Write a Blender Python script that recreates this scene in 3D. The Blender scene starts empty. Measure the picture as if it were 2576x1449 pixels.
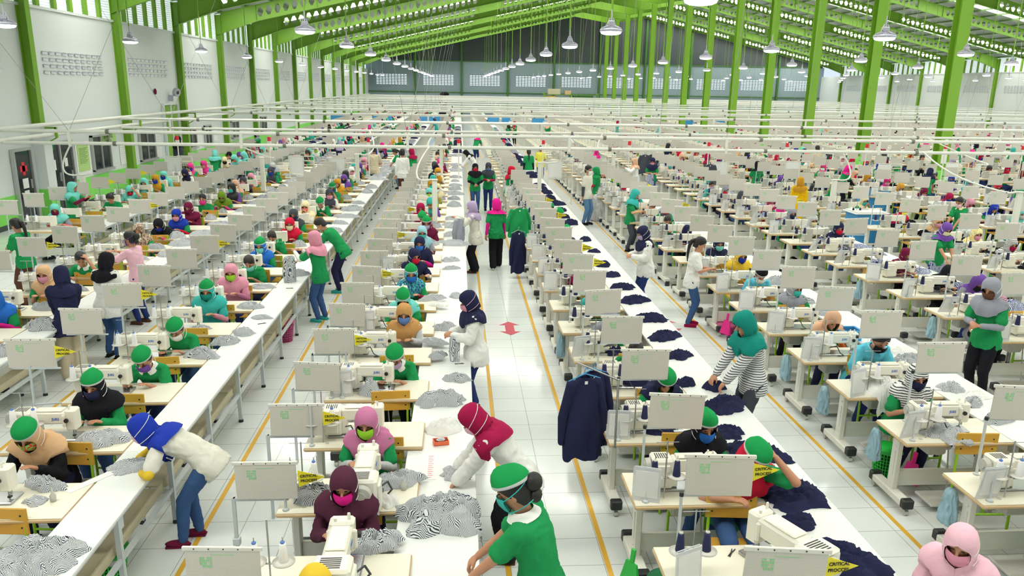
import bpy, bmesh, math, random
from mathutils import Vector, Matrix, Euler, noise
random.seed(7)
D = bpy.data
S = bpy.context.scene
COL = S.collection
PI = math.pi
R = math.radians

# ------------------------------------------------------------------ camera, light, exposure
cd = D.cameras.new('camera')
cd.sensor_width = 36.0
cd.lens = 36.0 * 1922.087 / 2576.0
cd.clip_end = 400
cd.clip_start = 0.05
cam = D.objects.new('camera', cd)
COL.objects.link(cam)
cam.matrix_world = (Matrix.Translation((0, 0, 3.93)) @ Matrix.Rotation(-0.07175, 4, 'Z')
                    @ Matrix.Rotation(PI / 2 - 0.25813, 4, 'X') @ Matrix.Rotation(0.016874, 4, 'Z'))
S.camera = cam
S.view_settings.view_transform = 'Standard'
S.view_settings.look = 'None'
S.view_settings.exposure = 0.0
S.cycles.adaptive_threshold = 0.02; S.cycles.max_bounces = 7; S.cycles.diffuse_bounces = 3; S.cycles.glossy_bounces = 2; S.cycles.transmission_bounces = 2; S.cycles.transparent_max_bounces = 6
S.view_settings.gamma = 1.0
S.view_settings.use_curve_mapping = False
w = D.worlds.new('sky')
S.world = w
w.use_nodes = True
w.node_tree.nodes['Background'].inputs[0].default_value = (0.75, 0.87, 1.0, 1)
w.node_tree.nodes['Background'].inputs[1].default_value = 1.0
SKYLIGHT = 8.6      # daylight through the translucent roof strips
CLERE = 0.62          # daylight through the louvred clerestory
LAMP = 10.0          # lenses of the high bay lamps

# ------------------------------------------------------------------ materials
def lin(c):
    return tuple(((v / 255) / 12.92 if v / 255 <= 0.04045 else ((v / 255 + 0.055) / 1.055) ** 2.4) for v in c)
MATS = {}
def mat(name, rgb, rough=0.55, metal=0.0, var=0.06, scale=9.0, bump=0.0, alpha=1.0, emit=None, estr=1.0, spec=0.5):
    if name in MATS: return MATS[name]
    m = D.materials.new(name); m.use_nodes = True
    nt = m.node_tree; b = nt.nodes['Principled BSDF']
    c = lin(rgb)
    tc = nt.nodes.new('ShaderNodeTexCoord'); nz = nt.nodes.new('ShaderNodeTexNoise')
    nz.inputs['Scale'].default_value = scale; nz.inputs['Detail'].default_value = 2.0
    nt.links.new(tc.outputs['Object'], nz.inputs['Vector'])
    mx = nt.nodes.new('ShaderNodeMix'); mx.data_type = 'RGBA'
    mx.inputs[6].default_value = (*[max(0, v * (1 - var)) for v in c], 1)
    mx.inputs[7].default_value = (*[min(1, v * (1 + var)) for v in c], 1)
    nt.links.new(nz.outputs['Fac'], mx.inputs[0]); nt.links.new(mx.outputs[2], b.inputs['Base Color'])
    b.inputs['Roughness'].default_value = rough; b.inputs['Metallic'].default_value = metal
    b.inputs['Specular IOR Level'].default_value = spec
    if bump:
        bp = nt.nodes.new('ShaderNodeBump'); bp.inputs['Strength'].default_value = bump; bp.inputs['Distance'].default_value = 0.01
        n2 = nt.nodes.new('ShaderNodeTexNoise'); n2.inputs['Scale'].default_value = scale * 4; n2.inputs['Detail'].default_value = 3
        nt.links.new(tc.outputs['Object'], n2.inputs['Vector'])
        nt.links.new(n2.outputs['Fac'], bp.inputs['Height']); nt.links.new(bp.outputs['Normal'], b.inputs['Normal'])
    if alpha < 1: b.inputs['Alpha'].default_value = alpha
    if emit is not None:
        b.inputs['Emission Color'].default_value = (*lin(emit), 1); b.inputs['Emission Strength'].default_value = estr
    MATS[name] = m
    return m

def floor_mat():
    m = mat('floor_tiles', (226, 231, 229), 0.12, var=0.03, scale=1.5)
    nt = m.node_tree; b = nt.nodes['Principled BSDF']
    tc = nt.nodes['Texture Coordinate']
    mp = nt.nodes.new('ShaderNodeMapping'); mp.inputs['Location'].default_value = (-0.8344, -0.0238, 0)
    br = nt.nodes.new('ShaderNodeTexBrick'); br.offset = 0.0; br.squash = 1.0
    br.inputs['Scale'].default_value = 1.0; br.inputs['Brick Width'].default_value = 0.4; br.inputs['Row Height'].default_value = 0.4
    br.inputs['Mortar Size'].default_value = 0.0032; br.inputs['Mortar Smooth'].default_value = 0.1
    nt.links.new(tc.outputs['Object'], mp.inputs['Vector']); nt.links.new(mp.outputs['Vector'], br.inputs['Vector'])
    mx = [n for n in nt.nodes if n.type == 'MIX'][0]
    nt.links.new(mx.outputs[2], br.inputs['Color1']); nt.links.new(mx.outputs[2], br.inputs['Color2'])
    br.inputs['Mortar'].default_value = (*lin((158, 160, 156)), 1)
    nt.links.new(br.outputs['Color'], b.inputs['Base Color'])
    return m

def stripe_mat(name, c1, c2, freq=62.0, cell=7.0, rough=0.8, warp=0.07):
    m = D.materials.new(name); m.use_nodes = True; nt = m.node_tree; b = nt.nodes['Principled BSDF']
    b.inputs['Roughness'].default_value = rough; b.inputs['Specular IOR Level'].default_value = 0.2
    tc = nt.nodes.new('ShaderNodeTexCoord')
    nz = nt.nodes.new('ShaderNodeTexNoise'); nz.inputs['Scale'].default_value = 5.0; nz.inputs['Detail'].default_value = 1.0
    sc = nt.nodes.new('ShaderNodeVectorMath'); sc.operation = 'SCALE'; sc.inputs['Scale'].default_value = warp
    ad = nt.nodes.new('ShaderNodeVectorMath'); ad.operation = 'ADD'
    nt.links.new(tc.outputs['Object'], nz.inputs['Vector']); nt.links.new(nz.outputs['Color'], sc.inputs[0])
    nt.links.new(sc.outputs[0], ad.inputs[0]); nt.links.new(tc.outputs['Object'], ad.inputs[1])
    vo = nt.nodes.new('ShaderNodeTexVoronoi'); vo.inputs['Scale'].default_value = cell
    nt.links.new(ad.outputs[0], vo.inputs['Vector'])
    sx = nt.nodes.new('ShaderNodeSeparateColor'); nt.links.new(vo.outputs['Color'], sx.inputs[0])
    ml = nt.nodes.new('ShaderNodeMath'); ml.operation = 'MULTIPLY'; ml.inputs[1].default_value = 3.1
    nt.links.new(sx.outputs[0], ml.inputs[0])
    rt = nt.nodes.new('ShaderNodeVectorRotate'); rt.rotation_type = 'Z_AXIS'
    nt.links.new(ad.outputs[0], rt.inputs['Vector']); nt.links.new(ml.outputs[0], rt.inputs['Angle'])
    wv = nt.nodes.new('ShaderNodeTexWave'); wv.wave_type = 'BANDS'; wv.inputs['Scale'].default_value = freq / 6.2832 * 2
    wv.inputs['Distortion'].default_value = 0.6; wv.inputs['Detail'].default_value = 1
    nt.links.new(rt.outputs[0], wv.inputs['Vector'])
    cr = nt.nodes.new('ShaderNodeValToRGB'); cr.color_ramp.interpolation = 'LINEAR'
    cr.color_ramp.elements[0].position = 0.30; cr.color_ramp.elements[0].color = (*lin(c1), 1)
    cr.color_ramp.elements[1].position = 0.52; cr.color_ramp.elements[1].color = (*lin(c2), 1)
    nt.links.new(wv.outputs['Color'], cr.inputs[0]); nt.links.new(cr.outputs[0], b.inputs['Base Color'])
    MATS[name] = m
    return m

def line_stripe_mat(name, c1, c2, pitch, axis='Z'):
    m = D.materials.new(name); m.use_nodes = True; nt = m.node_tree; b = nt.nodes['Principled BSDF']
    b.inputs['Roughness'].default_value = 0.8
    tc = nt.nodes.new('ShaderNodeTexCoord'); wv = nt.nodes.new('ShaderNodeTexWave'); wv.bands_direction = axis
    wv.inputs['Scale'].default_value = 1 / pitch / 3.1831; wv.inputs['Distortion'].default_value = 1.2; wv.inputs['Detail'].default_value = 1
    nt.links.new(tc.outputs['Object'], wv.inputs['Vector'])
    cr = nt.nodes.new('ShaderNodeValToRGB')
    cr.color_ramp.elements[0].position = 0.30; cr.color_ramp.elements[0].color = (*lin(c1), 1)
    cr.color_ramp.elements[1].position = 0.42; cr.color_ramp.elements[1].color = (*lin(c2), 1)
    nt.links.new(wv.outputs['Color'], cr.inputs[0]); nt.links.new(cr.outputs[0], b.inputs['Base Color'])
    MATS[name] = m
    return m

def chart_mat():
    m = D.materials.new('chart_sleeve'); m.use_nodes = True; nt = m.node_tree; b = nt.nodes['Principled BSDF']
    b.inputs['Roughness'].default_value = 0.35
    tc = nt.nodes.new('ShaderNodeTexCoord')
    mp = nt.nodes.new('ShaderNodeMapping'); mp.inputs['Rotation'].default_value = (R(90), 0, 0)
    br = nt.nodes.new('ShaderNodeTexBrick'); br.offset = 0.0
    br.inputs['Scale'].default_value = 1.0; br.inputs['Brick Width'].default_value = 0.013; br.inputs['Row Height'].default_value = 0.02
    br.inputs['Mortar Size'].default_value = 0.0012; br.inputs['Mortar Smooth'].default_value = 0.6
    br.inputs['Color1'].default_value = (*lin((208, 203, 195)), 1); br.inputs['Color2'].default_value = (*lin((206, 201, 192)), 1)
    br.inputs['Mortar'].default_value = (*lin((198, 193, 185)), 1)
    nt.links.new(tc.outputs['Object'], mp.inputs['Vector']); nt.links.new(mp.outputs['Vector'], br.inputs['Vector'])
    nt.links.new(br.outputs['Color'], b.inputs['Base Color'])
    MATS['chart_sleeve'] = m
    return m

floor_mat(); chart_mat()
mat('white_wall', (214, 220, 220), 0.7, var=0.03, scale=0.5, bump=0.03)
mat('back_wall', (134, 152, 158), 0.7, var=0.05, scale=0.3)
mat('dark_sheet', (62, 70, 72), 0.6, var=0.1, scale=0.6)
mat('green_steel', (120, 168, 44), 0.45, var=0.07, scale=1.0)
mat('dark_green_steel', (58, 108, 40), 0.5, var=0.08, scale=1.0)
mat('roof_sheet', (168, 176, 172), 0.5, var=0.06, scale=0.7)
mat('purlin', (88, 120, 62), 0.5, var=0.06)
mat('skylight', (235, 240, 245), 0.4, emit=(255, 252, 243), estr=SKYLIGHT)
mat('clerestory', (225, 235, 240), 0.4, emit=(232, 240, 246), estr=CLERE)
mat('vent_glow', (225, 232, 236), 0.4, emit=(232, 240, 248), estr=1.0)
mat('vent_grey', (224, 230, 240), 0.6)
mat('vent_dark', (196, 199, 202), 0.7)
mat('lamp_lens', (245, 248, 255), 0.3, emit=(240, 244, 255), estr=LAMP)
mat('lamp_body', (176, 176, 190), 0.35, metal=0.3)
mat('lamp_rod', (120, 166, 44), 0.45)
mat('cable', (150, 152, 148), 0.5)
mat('light_green_paint', (128, 216, 92), 0.6, var=0.05, scale=0.6)
mat('yellow_line', (222, 172, 52), 0.5, var=0.08, scale=5)
mat('red_arrow', (196, 62, 84), 0.5, var=0.06)
mat('table_white', (229, 231, 228), 0.32, var=0.02, scale=2)
mat('cream_top', (232, 227, 208), 0.38, var=0.03, scale=4)
mat('wood_edge', (206, 176, 132), 0.5, var=0.12, scale=14)
mat('frame_white', (226, 226, 216), 0.42, var=0.04)
mat('frame_grey', (196, 203, 205), 0.4, var=0.04)
mat('shelf_board', (196, 186, 156), 0.6, var=0.1)
mat('black_plastic', (34, 36, 40), 0.45)
mat('machine_white', (236, 233, 220), 0.3, var=0.02)
mat('machine_grey', (190, 190, 182), 0.4, var=0.03)
mat('steel', (178, 180, 182), 0.25, metal=0.9)
mat('logo_blue', (96, 132, 204), 0.5)
mat('black_ink', (44, 40, 30), 0.6)
mat('sign_ink', (70, 100, 40), 0.6)
mat('chart_green', (150, 206, 150), 0.6)
mat('chart_edge', (222, 220, 212), 0.3)
mat('paper', (232, 232, 230), 0.5)
mat('plastic_clear', (224, 226, 230), 0.15, alpha=0.62)
mat('flag_yellow', (236, 222, 38), 0.5)
mat('cone_white', (246, 246, 248), 0.75, bump=0.2, scale=30)
mat('cone_navy', (36, 40, 84), 0.75, bump=0.2, scale=30)
mat('tray', (214, 212, 204), 0.25)
mat('ply', (214, 164, 62), 0.4, var=0.1, scale=6)
mat('lime_metal', (150, 206, 38), 0.4)
mat('skin', (196, 140, 110), 0.55, var=0.05, scale=20)
mat('eye_dark', (46, 28, 22), 0.3)
mat('hair_black', (26, 22, 24), 0.5, bump=0.3, scale=25)
mat('glass_dark', (38, 46, 50), 0.08, var=0.3, scale=2)
mat('alu', (190, 192, 192), 0.35, metal=0.5)
mat('pipe_white', (222, 223, 216), 0.28, var=0.03)
mat('coupling', (120, 118, 110), 0.4, metal=0.5)
mat('red_lamp', (222, 34, 56), 0.3)
mat('blue_box', (62, 150, 208), 0.5)
mat('orange_plastic', (232, 110, 70), 0.4)
PAL = dict(green=(34, 146, 84), dgreen=(28, 112, 62), cap=(30, 150, 80), teal=(62, 178, 170), aqua=(118, 208, 198), ltblue=(150, 196, 208),
           dteal=(24, 136, 124), navy=(38, 41, 72), black=(28, 28, 34), blue=(34, 58, 168), royal=(44, 110, 200), maroon=(112, 28, 62),
           red=(206, 30, 62), crimson=(160, 24, 72), magenta=(222, 32, 140), hotpink=(236, 60, 150), pink=(222, 150, 172), pastel=(238, 190, 206),
           mauve=(196, 120, 158), beige=(214, 174, 134), tan=(196, 148, 92), cream=(232, 220, 178), yellow=(226, 190, 60), mustard=(206, 150, 44),
           gold=(240, 190, 20), orange=(236, 120, 60), brown=(98, 66, 52), plum=(84, 42, 62), purple=(112, 76, 160), lilac=(178, 160, 196),
           grey=(150, 152, 164), ltgrey=(196, 198, 200), dgrey=(70, 74, 84), white=(236, 236, 232), offwhite=(222, 220, 208), olive=(112, 146, 40),
           jeans=(62, 92, 140), ljeans=(96, 134, 172), indigo=(42, 58, 112), khaki=(208, 196, 168), cyan=(96, 196, 220), lime=(156, 214, 60),
           mblue=(98, 130, 190), salmon=(238, 120, 120), peach=(226, 180, 150), lemon=(232, 226, 90))
for k, v in PAL.items():
    mat('cloth_' + k, v, 0.85, var=0.10, scale=7, bump=0.25, spec=0.15)
mat('sheer_white', (238, 238, 234), 0.8, alpha=0.9, bump=0.2)
stripe_mat('striped_cloth', (50, 58, 74), (226, 229, 232), 150, 8.0, warp=0.08)
stripe_mat('print_cloth', (40, 60, 110), (200, 205, 225), 60, 16)
line_stripe_mat('cloth_breton', (84, 88, 98), (232, 232, 230), 0.026)
line_stripe_mat('cloth_zebra', (62, 64, 74), (232, 232, 230), 0.026)
stripe_mat('cloth_floral', (70, 190, 190), (60, 80, 130), 30, 30)
stripe_mat('cloth_brownprint', (120, 96, 80), (196, 176, 156), 24, 30)
stripe_mat('cloth_plaid', (150, 92, 124), (212, 176, 190), 50, 25)
stripe_mat('cloth_ypat', (226, 202, 96), (240, 232, 190), 24, 24)
stripe_mat('cloth_multi', (220, 60, 60), (120, 200, 90), 50, 30)
M = MATS

# ------------------------------------------------------------------ mesh helpers
class MB:
    def __init__(s): s.v = []; s.f = []; s.m = []; s.sm = []
    def add(s, vs, fs, mi=0, smooth=False, T=None):
        o = len(s.v)
        for p in vs:
            p = Vector(p)
            if T is not None: p = T @ p
            s.v.append(p)
        for f in fs:
            s.f.append([o + i for i in f]); s.m.append(mi); s.sm.append(smooth)
        return s
    def box(s, x0, y0, z0, x1, y1, z1, mi=0, T=None, side=None):
        v = [(x0, y0, z0), (x1, y0, z0), (x1, y1, z0), (x0, y1, z0), (x0, y0, z1), (x1, y0, z1), (x1, y1, z1), (x0, y1, z1)]
        o = len(s.f)
        s.add(v, [(0, 3, 2, 1), (4, 5, 6, 7), (0, 1, 5, 4), (1, 2, 6, 5), (2, 3, 7, 6), (3, 0, 4, 7)], mi, False, T)
        if side is not None:
            for k in (2, 3, 4, 5): s.m[o + k] = side
        return s
    def rbox(s, x0, y0, z0, x1, y1, z1, c=0.01, mi=0, T=None):
        # chamfered box
        vs = []; idx = {}
        xs = (x0, x1); ys = (y0, y1); zs = (z0, z1)
        for i in (0, 1):
            for j in (0, 1):
                for k in (0, 1):
                    sx = c if i == 0 else -c; sy = c if j == 0 else -c; sz = c if k == 0 else -c
                    x, y, z = xs[i], ys[j], zs[k]
                    idx[(i, j, k, 'x')] = len(vs); vs.append((x, y + sy, z + sz))
                    idx[(i, j, k, 'y')] = len(vs); vs.append((x + sx, y, z + sz))
                    idx[(i, j, k, 'z')] = len(vs); vs.append((x + sx, y + sy, z))
        g = lambda i, j, k, a: idx[(i, j, k, a)]
        fs = []
        for i in (0, 1):
            q = [g(i, 0, 0, 'x'), g(i, 1, 0, 'x'), g(i, 1, 1, 'x'), g(i, 0, 1, 'x')]; fs.append(q if i else q[::-1])
        for j in (0, 1):
            q = [g(0, j, 0, 'y'), g(0, j, 1, 'y'), g(1, j, 1, 'y'), g(1, j, 0, 'y')]; fs.append(q if j else q[::-1])
        for k in (0, 1):
            q = [g(0, 0, k, 'z'), g(1, 0, k, 'z'), g(1, 1, k, 'z'), g(0, 1, k, 'z')]; fs.append(q if k else q[::-1])
        for i in (0, 1):
            for j in (0, 1):
                fs.append([g(i, j, 0, 'x'), g(i, j, 1, 'x'), g(i, j, 1, 'y'), g(i, j, 0, 'y')])
                fs.append([g(i, 0, j, 'x'), g(i, 1, j, 'x'), g(i, 1, j, 'z'), g(i, 0, j, 'z')])
                fs.append([g(0, i, j, 'y'), g(1, i, j, 'y'), g(1, i, j, 'z'), g(0, i, j, 'z')])
                for k in (0, 1): fs.append([g(i, j, k, 'x'), g(i, j, k, 'y'), g(i, j, k, 'z')])
        return s.add(vs, fs, mi, False, T)
    def cyl(s, p0, p1, r0, r1=None, n=10, mi=0, caps=True, T=None, smooth=True):
        r1 = r0 if r1 is None else r1
        p0 = Vector(p0); p1 = Vector(p1); d = (p1 - p0)
        if d.length < 1e-6: return s
        d.normalize()
        a = Vector((0, 0, 1)) if abs(d.z) < 0.9 else Vector((1, 0, 0))
        u = d.cross(a).normalized(); w_ = d.cross(u)
        vs = []
        for p, r in ((p0, r0), (p1, r1)):
            for i in range(n):
                t = 2 * PI * i / n; vs.append(p + u * (math.cos(t) * r) + w_ * (math.sin(t) * r))
        fs = [(i, (i + 1) % n, n + (i + 1) % n, n + i) for i in range(n)]
        s.add(vs, fs, mi, smooth, T)
        if caps: s.add(vs, [tuple(range(n))[::-1], tuple(range(n, 2 * n))], mi, False, T)
        return s
    def lathe(s, prof, n=16, mi=0, c=(0, 0, 0), T=None, smooth=True):
        vs = []; fs = []
        for r, z in prof:
            for i in range(n):
                t = 2 * PI * i / n; vs.append((c[0] + r * math.cos(t), c[1] + r * math.sin(t), c[2] + z))
        for k in range(len(prof) - 1):
            for i in range(n): fs.append((k * n + i, k * n + (i + 1) % n, (k + 1) * n + (i + 1) % n, (k + 1) * n + i))
        fs.append(tuple(range(n))[::-1]); fs.append(tuple(range((len(prof) - 1) * n, len(prof) * n)))
        return s.add(vs, fs, mi, smooth, T)
    def ell(s, c, r, n=12, m=8, mi=0, T=None, rot=None):
        vs = []; fs = []
        for j in range(m + 1):
            ph = PI * j / m
            for i in range(n):
                t = 2 * PI * i / n
                p = Vector((r[0] * math.sin(ph) * math.cos(t), r[1] * math.sin(ph) * math.sin(t), r[2] * math.cos(ph)))
                if rot is not None: p = rot @ p
                vs.append(p + Vector(c))
        for j in range(m):
            for i in range(n): fs.append((j * n + i, (j + 1) * n + i, (j + 1) * n + (i + 1) % n, j * n + (i + 1) % n))
        return s.add(vs, fs, mi, True, T)
    def tube(s, pts, r, n=6, mi=0, T=None):
        for a, b in zip(pts[:-1], pts[1:]): s.cyl(a, b, r, r, n, mi, False, T)
        return s
    def mesh(s, name, mats=None):
        me = D.meshes.new(name)
        me.from_pydata([tuple(p) for p in s.v], [], s.f)
        if mats:
            for m in mats: me.materials.append(M[m] if isinstance(m, str) else m)
        me.polygons.foreach_set('material_index', s.m); me.polygons.foreach_set('use_smooth', s.sm)
        me.update()
        return me
    def build(s, name, mats, parent=None, bevel=0):
        me = s.mesh(name, mats if isinstance(mats, (list, tuple)) else [mats])
        if bevel:
            bm = bmesh.new(); bm.from_mesh(me)
            bmesh.ops.remove_doubles(bm, verts=bm.verts, dist=1e-5)
            es = [e for e in bm.edges if len(e.link_faces) == 2 and e.calc_face_angle(0) > R(35)]
            bmesh.ops.bevel(bm, geom=es, offset=bevel, segments=2, affect='EDGES', profile=0.6)
            bm.to_mesh(me); bm.free()
        o = D.objects.new(name, me); COL.objects.link(o)
        if parent is not None: o.parent = parent
        return o

def obj(name, me, parent=None, mats=None):
    o = D.objects.new(name, me); COL.objects.link(o)
    if parent is not None: o.parent = parent
    if mats:
        for i, m in enumerate(mats):
            if i < len(o.material_slots):
                o.material_slots[i].link = 'OBJECT'; o.material_slots[i].material = M[m] if isinstance(m, str) else m
    return o
def tag(o, label=None, cat=None, group=None, kind=None):
    if label: o['label'] = label
    if cat: o['category'] = cat
    if group: o['group'] = group
    if kind: o['kind'] = kind
    return o
def empty(name, loc, rz=0, label=None, cat=None, group=None):
    e = D.objects.new(name, None); COL.objects.link(e); e.empty_display_size = 0.1
    e.location = loc; e.rotation_euler = (0, 0, rz)
    return tag(e, label, cat, group)
def copy_tree(o, parent=None):
    c = o.copy(); COL.objects.link(c)
    if parent is not None: c.parent = parent
    for ch in o.children: copy_tree(ch, c)
    return c
ORD = ['first', 'second', 'third', 'fourth', 'fifth', 'sixth', 'seventh', 'eighth', 'ninth', 'tenth', 'eleventh', 'twelfth', 'thirteenth', 'fourteenth',
       'fifteenth', 'sixteenth', 'seventeenth', 'eighteenth', 'nineteenth', 'twentieth']
TENS = {20: 'twenty', 30: 'thirty', 40: 'forty', 50: 'fifty', 60: 'sixty', 70: 'seventy', 80: 'eighty', 90: 'ninety'}
def ordw(n):
    if n < 20: return ORD[n]
    n += 1
    t, u = n // 10 * 10, n % 10
    if n >= 100: return 'far'
    return (TENS[t][:-1] + 'ieth') if u == 0 else TENS[t] + '-' + ORD[u - 1]
def struct(o):
    o['kind'] = 'structure'; return o
def text_mesh(s, size, name='lettering', bold=0.0, spacing=1.0):
    c = D.curves.new(name, 'FONT'); c.body = s; c.size = size; c.extrude = 0.0008; c.offset = bold
    c.align_x = 'CENTER'; c.align_y = 'CENTER'; c.space_line = spacing
    o = D.objects.new('tmp', c); COL.objects.link(o)
    dg = bpy.context.evaluated_depsgraph_get()
    me = D.meshes.new_from_object(o.evaluated_get(dg)); D.objects.remove(o)
    me.transform(Matrix.Rotation(PI / 2, 4, 'X')); me.name = name
    return me
def wrinkle(me, amp, fr=9.0, seed=0.0):
    me.update(); ns = [v.normal.copy() for v in me.vertices]
    for v, n in zip(me.vertices, ns):
        p = v.co; q = Vector((p.x * fr + seed, p.y * fr, p.z * fr * .8))
        wv = noise.noise_vector(q * .6) * .9
        a = abs(noise.noise(q + wv)); b = abs(noise.noise(q * 2.1 + wv * 2))
        v.co = p + n * (amp * (1.25 - 2.6 * a) + amp * .4 * (.6 - 2 * b))
def remesh(mb, voxel, smooth=2, name='m'):
    me = mb.mesh(name); o = D.objects.new('tmp', me); COL.objects.link(o)
    r = o.modifiers.new('r', 'REMESH'); r.mode = 'VOXEL'; r.voxel_size = voxel; r.use_smooth_shade = True
    if smooth:
        q = o.modifiers.new('s', 'SMOOTH'); q.factor = 0.5; q.iterations = smooth
    dg = bpy.context.evaluated_depsgraph_get(); out = D.meshes.new_from_object(o.evaluated_get(dg))
    D.objects.remove(o); D.meshes.remove(me)
    out.polygons.foreach_set('use_smooth', [True] * len(out.polygons)); out.name = name
    return out

# ------------------------------------------------------------------ the hall
XL, XR, XM, YB, YF = -12.0, 50.0, 19.0, 106.3, -6.0
BAY = 5.95
FR = [22.95 + BAY * k for k in range(-4, 14)]          # frame lines
def ztop(x): return 7.15 + 0.23 * (31.0 - abs(x - XM))
def zbot(x):
    d = 31.0 - abs(x - XM)
    if d < 2.0: return 6.15 + (ztop(XL + 2.0) - 0.75 - 6.15) * d / 2.0
    if d > 26.5: return ztop(x) - 0.75 - (d - 26.5) / 4.5 * 1.75
    return ztop(x) - 0.75
m_ = MB(); m_.box(XL, YF, -0.2, XR, YB, 0.0); o = m_.build('floor', 'floor_tiles'); struct(o)
m_ = MB(); m_.box(XL - 0.25, YF, -0.2, XL, YB, 5.85); struct(m_.build('wall_left', 'white_wall'))
m_ = MB(); m_.box(XR, YF, -0.2, XR + 0.25, YB, 5.85); struct(m_.build('wall_right', 'white_wall'))
m_ = MB(); m_.box(XL - 0.25, YB, -0.2, XR + 0.25, YB + 0.2, 7.05); struct(m_.build('wall_back', 'back_wall'))
m_ = MB(); m_.add([(XL, YB, 7.05), (XR, YB, 7.05), (XR, YB, 7.4), (XM, YB, 14.5), (XL, YB, 7.4), (XL, YB + .2, 7.05), (XR, YB + .2, 7.05), (XR, YB + .2, 7.4), (XM, YB + .2, 14.5), (XL, YB + .2, 7.4)],
       [(0, 1, 2, 3, 4), (9, 8, 7, 6, 5)])
struct(m_.build('wall_back_gable', 'dark_sheet'))
m_ = MB(); m_.add([(XL, YF, 0), (XR, YF, 0), (XR, YF, 7.4), (XM, YF, 14.5), (XL, YF, 7.4), (XL, YF - .2, 0), (XR, YF - .2, 0), (XR, YF - .2, 7.4), (XM, YF - .2, 14.5), (XL, YF - .2, 7.4)],
       [(4, 3, 2, 1, 0), (5, 6, 7, 8, 9)])
struct(m_.build('wall_front', 'white_wall'))
for sx, nm in ((-1, 'ceiling_left'), (1, 'ceiling_right')):
    m_ = MB(); xe = XM + sx * 31.6
    a = ztop(XM) + 0.2; b_ = 7.2 - .05
    m_.add([(XM, YF - .2, a), (xe, YF - .2, b_ + .05), (xe, YB + .2, b_ + .05), (XM, YB + .2, a), (XM, YF - .2, a + .05), (xe, YF - .2, b_ + .1), (xe, YB + .2, b_ + .1), (XM, YB + .2, a + .05)],
           [(0, 1, 2, 3), (7, 6, 5, 4), (0, 4, 5, 1), (3, 2, 6, 7), (1, 5, 6, 2)])
    o = m_.build(nm, 'roof_sheet'); struct(o)
def beam(mb, p0, p1, wy, h, mi=0):
    # rectangular bar between two points in an X-Z plane
    x0, y, z0 = p0; x1, _, z1 = p1
    mb.add([(x0, y - wy / 2, z0), (x1, y - wy / 2, z1), (x1, y + wy / 2, z1), (x0, y + wy / 2, z0),
            (x0, y - wy / 2, z0 + h), (x1, y - wy / 2, z1 + h), (x1, y + wy / 2, z1 + h), (x0, y + wy / 2, z0 + h)],
           [(0, 3, 2, 1), (4, 5, 6, 7), (0, 1, 5, 4), (1, 2, 6, 5), (2, 3, 7, 6), (3, 0, 4, 7)], mi)
# daylight strips in the roof
for side in (-1, 1):
    for j in range(-4, 6):
        y0 = 34.9 + 11.9 * j + (BAY if side > 0 else 0) + 2.1
        if y0 > YB - 2 or y0 < YF: continue
        m_ = MB(); x0, x1 = XM + side * 0.6, XM + side * 30.4
        beam(m_, (x0, y0 + 1.1, ztop(x0) + 0.13), (x1, y0 + 1.1, ztop(x1) + 0.13), 2.2, 0.02)
        o = m_.build('skylight', 'skylight'); struct(o)
# purlins
for side in (-1, 1):
    for i in range(25):
        x = XM + side * (0.3 + 1.27 * i)
        m_ = MB(); m_.box(x - .04, YF, ztop(x) + .0, x + .04, YB, ztop(x) + .12)
        struct(m_.build('roof_purlin', 'purlin'))
# rafters with hexagonal web openings
rm = MB()
xw = -11.735
rm.add([(xw, -.01, zbot(xw)), (-10, -.01, zbot(-10)), (-10, -.01, ztop(-10)), (xw, -.01, ztop(xw)), (xw, .01, zbot(xw)), (-10, .01, zbot(-10)), (-10, .01, ztop(-10)), (xw, .01, ztop(xw))],
       [(0, 1, 2, 3), (7, 6, 5, 4)])
rm.add([(14.5, -.01, zbot(14.5)), (19, -.01, zbot(19)), (19, -.01, ztop(19)), (14.5, -.01, ztop(14.5)), (14.5, .01, zbot(14.5)), (19, .01, zbot(19)), (19, .01, ztop(19)), (14.5, .01, ztop(14.5))],
       [(0, 1, 2, 3), (7, 6, 5, 4)])
NC = 58; cw = 24.5 / NC
for i in range(NC):
    x = -10 + cw * i; b0, b1, t0, t1 = zbot(x), zbot(x + cw), ztop(x), ztop(x + cw)
    solid = 27 <= i <= 31
    for yy, fl in ((-.01, 0), (.01, 1)):
        if solid:
            q = [(x, yy, b0), (x + cw, yy, b1), (x + cw, yy, t1), (x, yy, t0)]; rm.add(q, [(0, 1, 2, 3) if not fl else (3, 2, 1, 0)])
        else:
            mz = lambda f: (b0 + t0) / 2 + (b1 - b0) * f
            h = 0.21
            q = [(x, yy, b0), (x + cw, yy, b1), (x + cw, yy, t1), (x, yy, t0),
                 (x + .13 * cw, yy, mz(.13)), (x + .36 * cw, yy, mz(.36) - h), (x + .64 * cw, yy, mz(.64) - h), (x + .87 * cw, yy, mz(.87)), (x + .64 * cw, yy, mz(.64) + h), (x + .36 * cw, yy, mz(.36) + h)]
            f = [(0, 1, 6, 5), (1, 2, 8, 7, 6), (2, 3, 9, 8), (3, 0, 5, 4, 9)]
            rm.add(q, f if not fl else [g[::-1] for g in f])
for xa, xb in ((-12, -10), (-10, 14.5), (14.5, 19)):
    beam(rm, (xa, 0, zbot(xa) - .02), (xb, 0, zbot(xb) - .02), .2, .02)
    beam(rm, (xa, 0, ztop(xa) - .02), (xb, 0, ztop(xb) - .02), .2, .02)
for x in (-10, 1.6, 3.6, 14.5, -7, 8, 11): rm.box(x - .01, -.09, zbot(x), x + .01, .09, ztop(x))
rme = rm.mesh('rafter', ['green_steel'])
for y in FR:
    for s_ in (0, 1):
        o = obj('rafter', rme); o.location = (0 if s_ == 0 else 2 * XM, y, 0); o.rotation_euler = (0, 0, PI * s_); struct(o)
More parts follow.
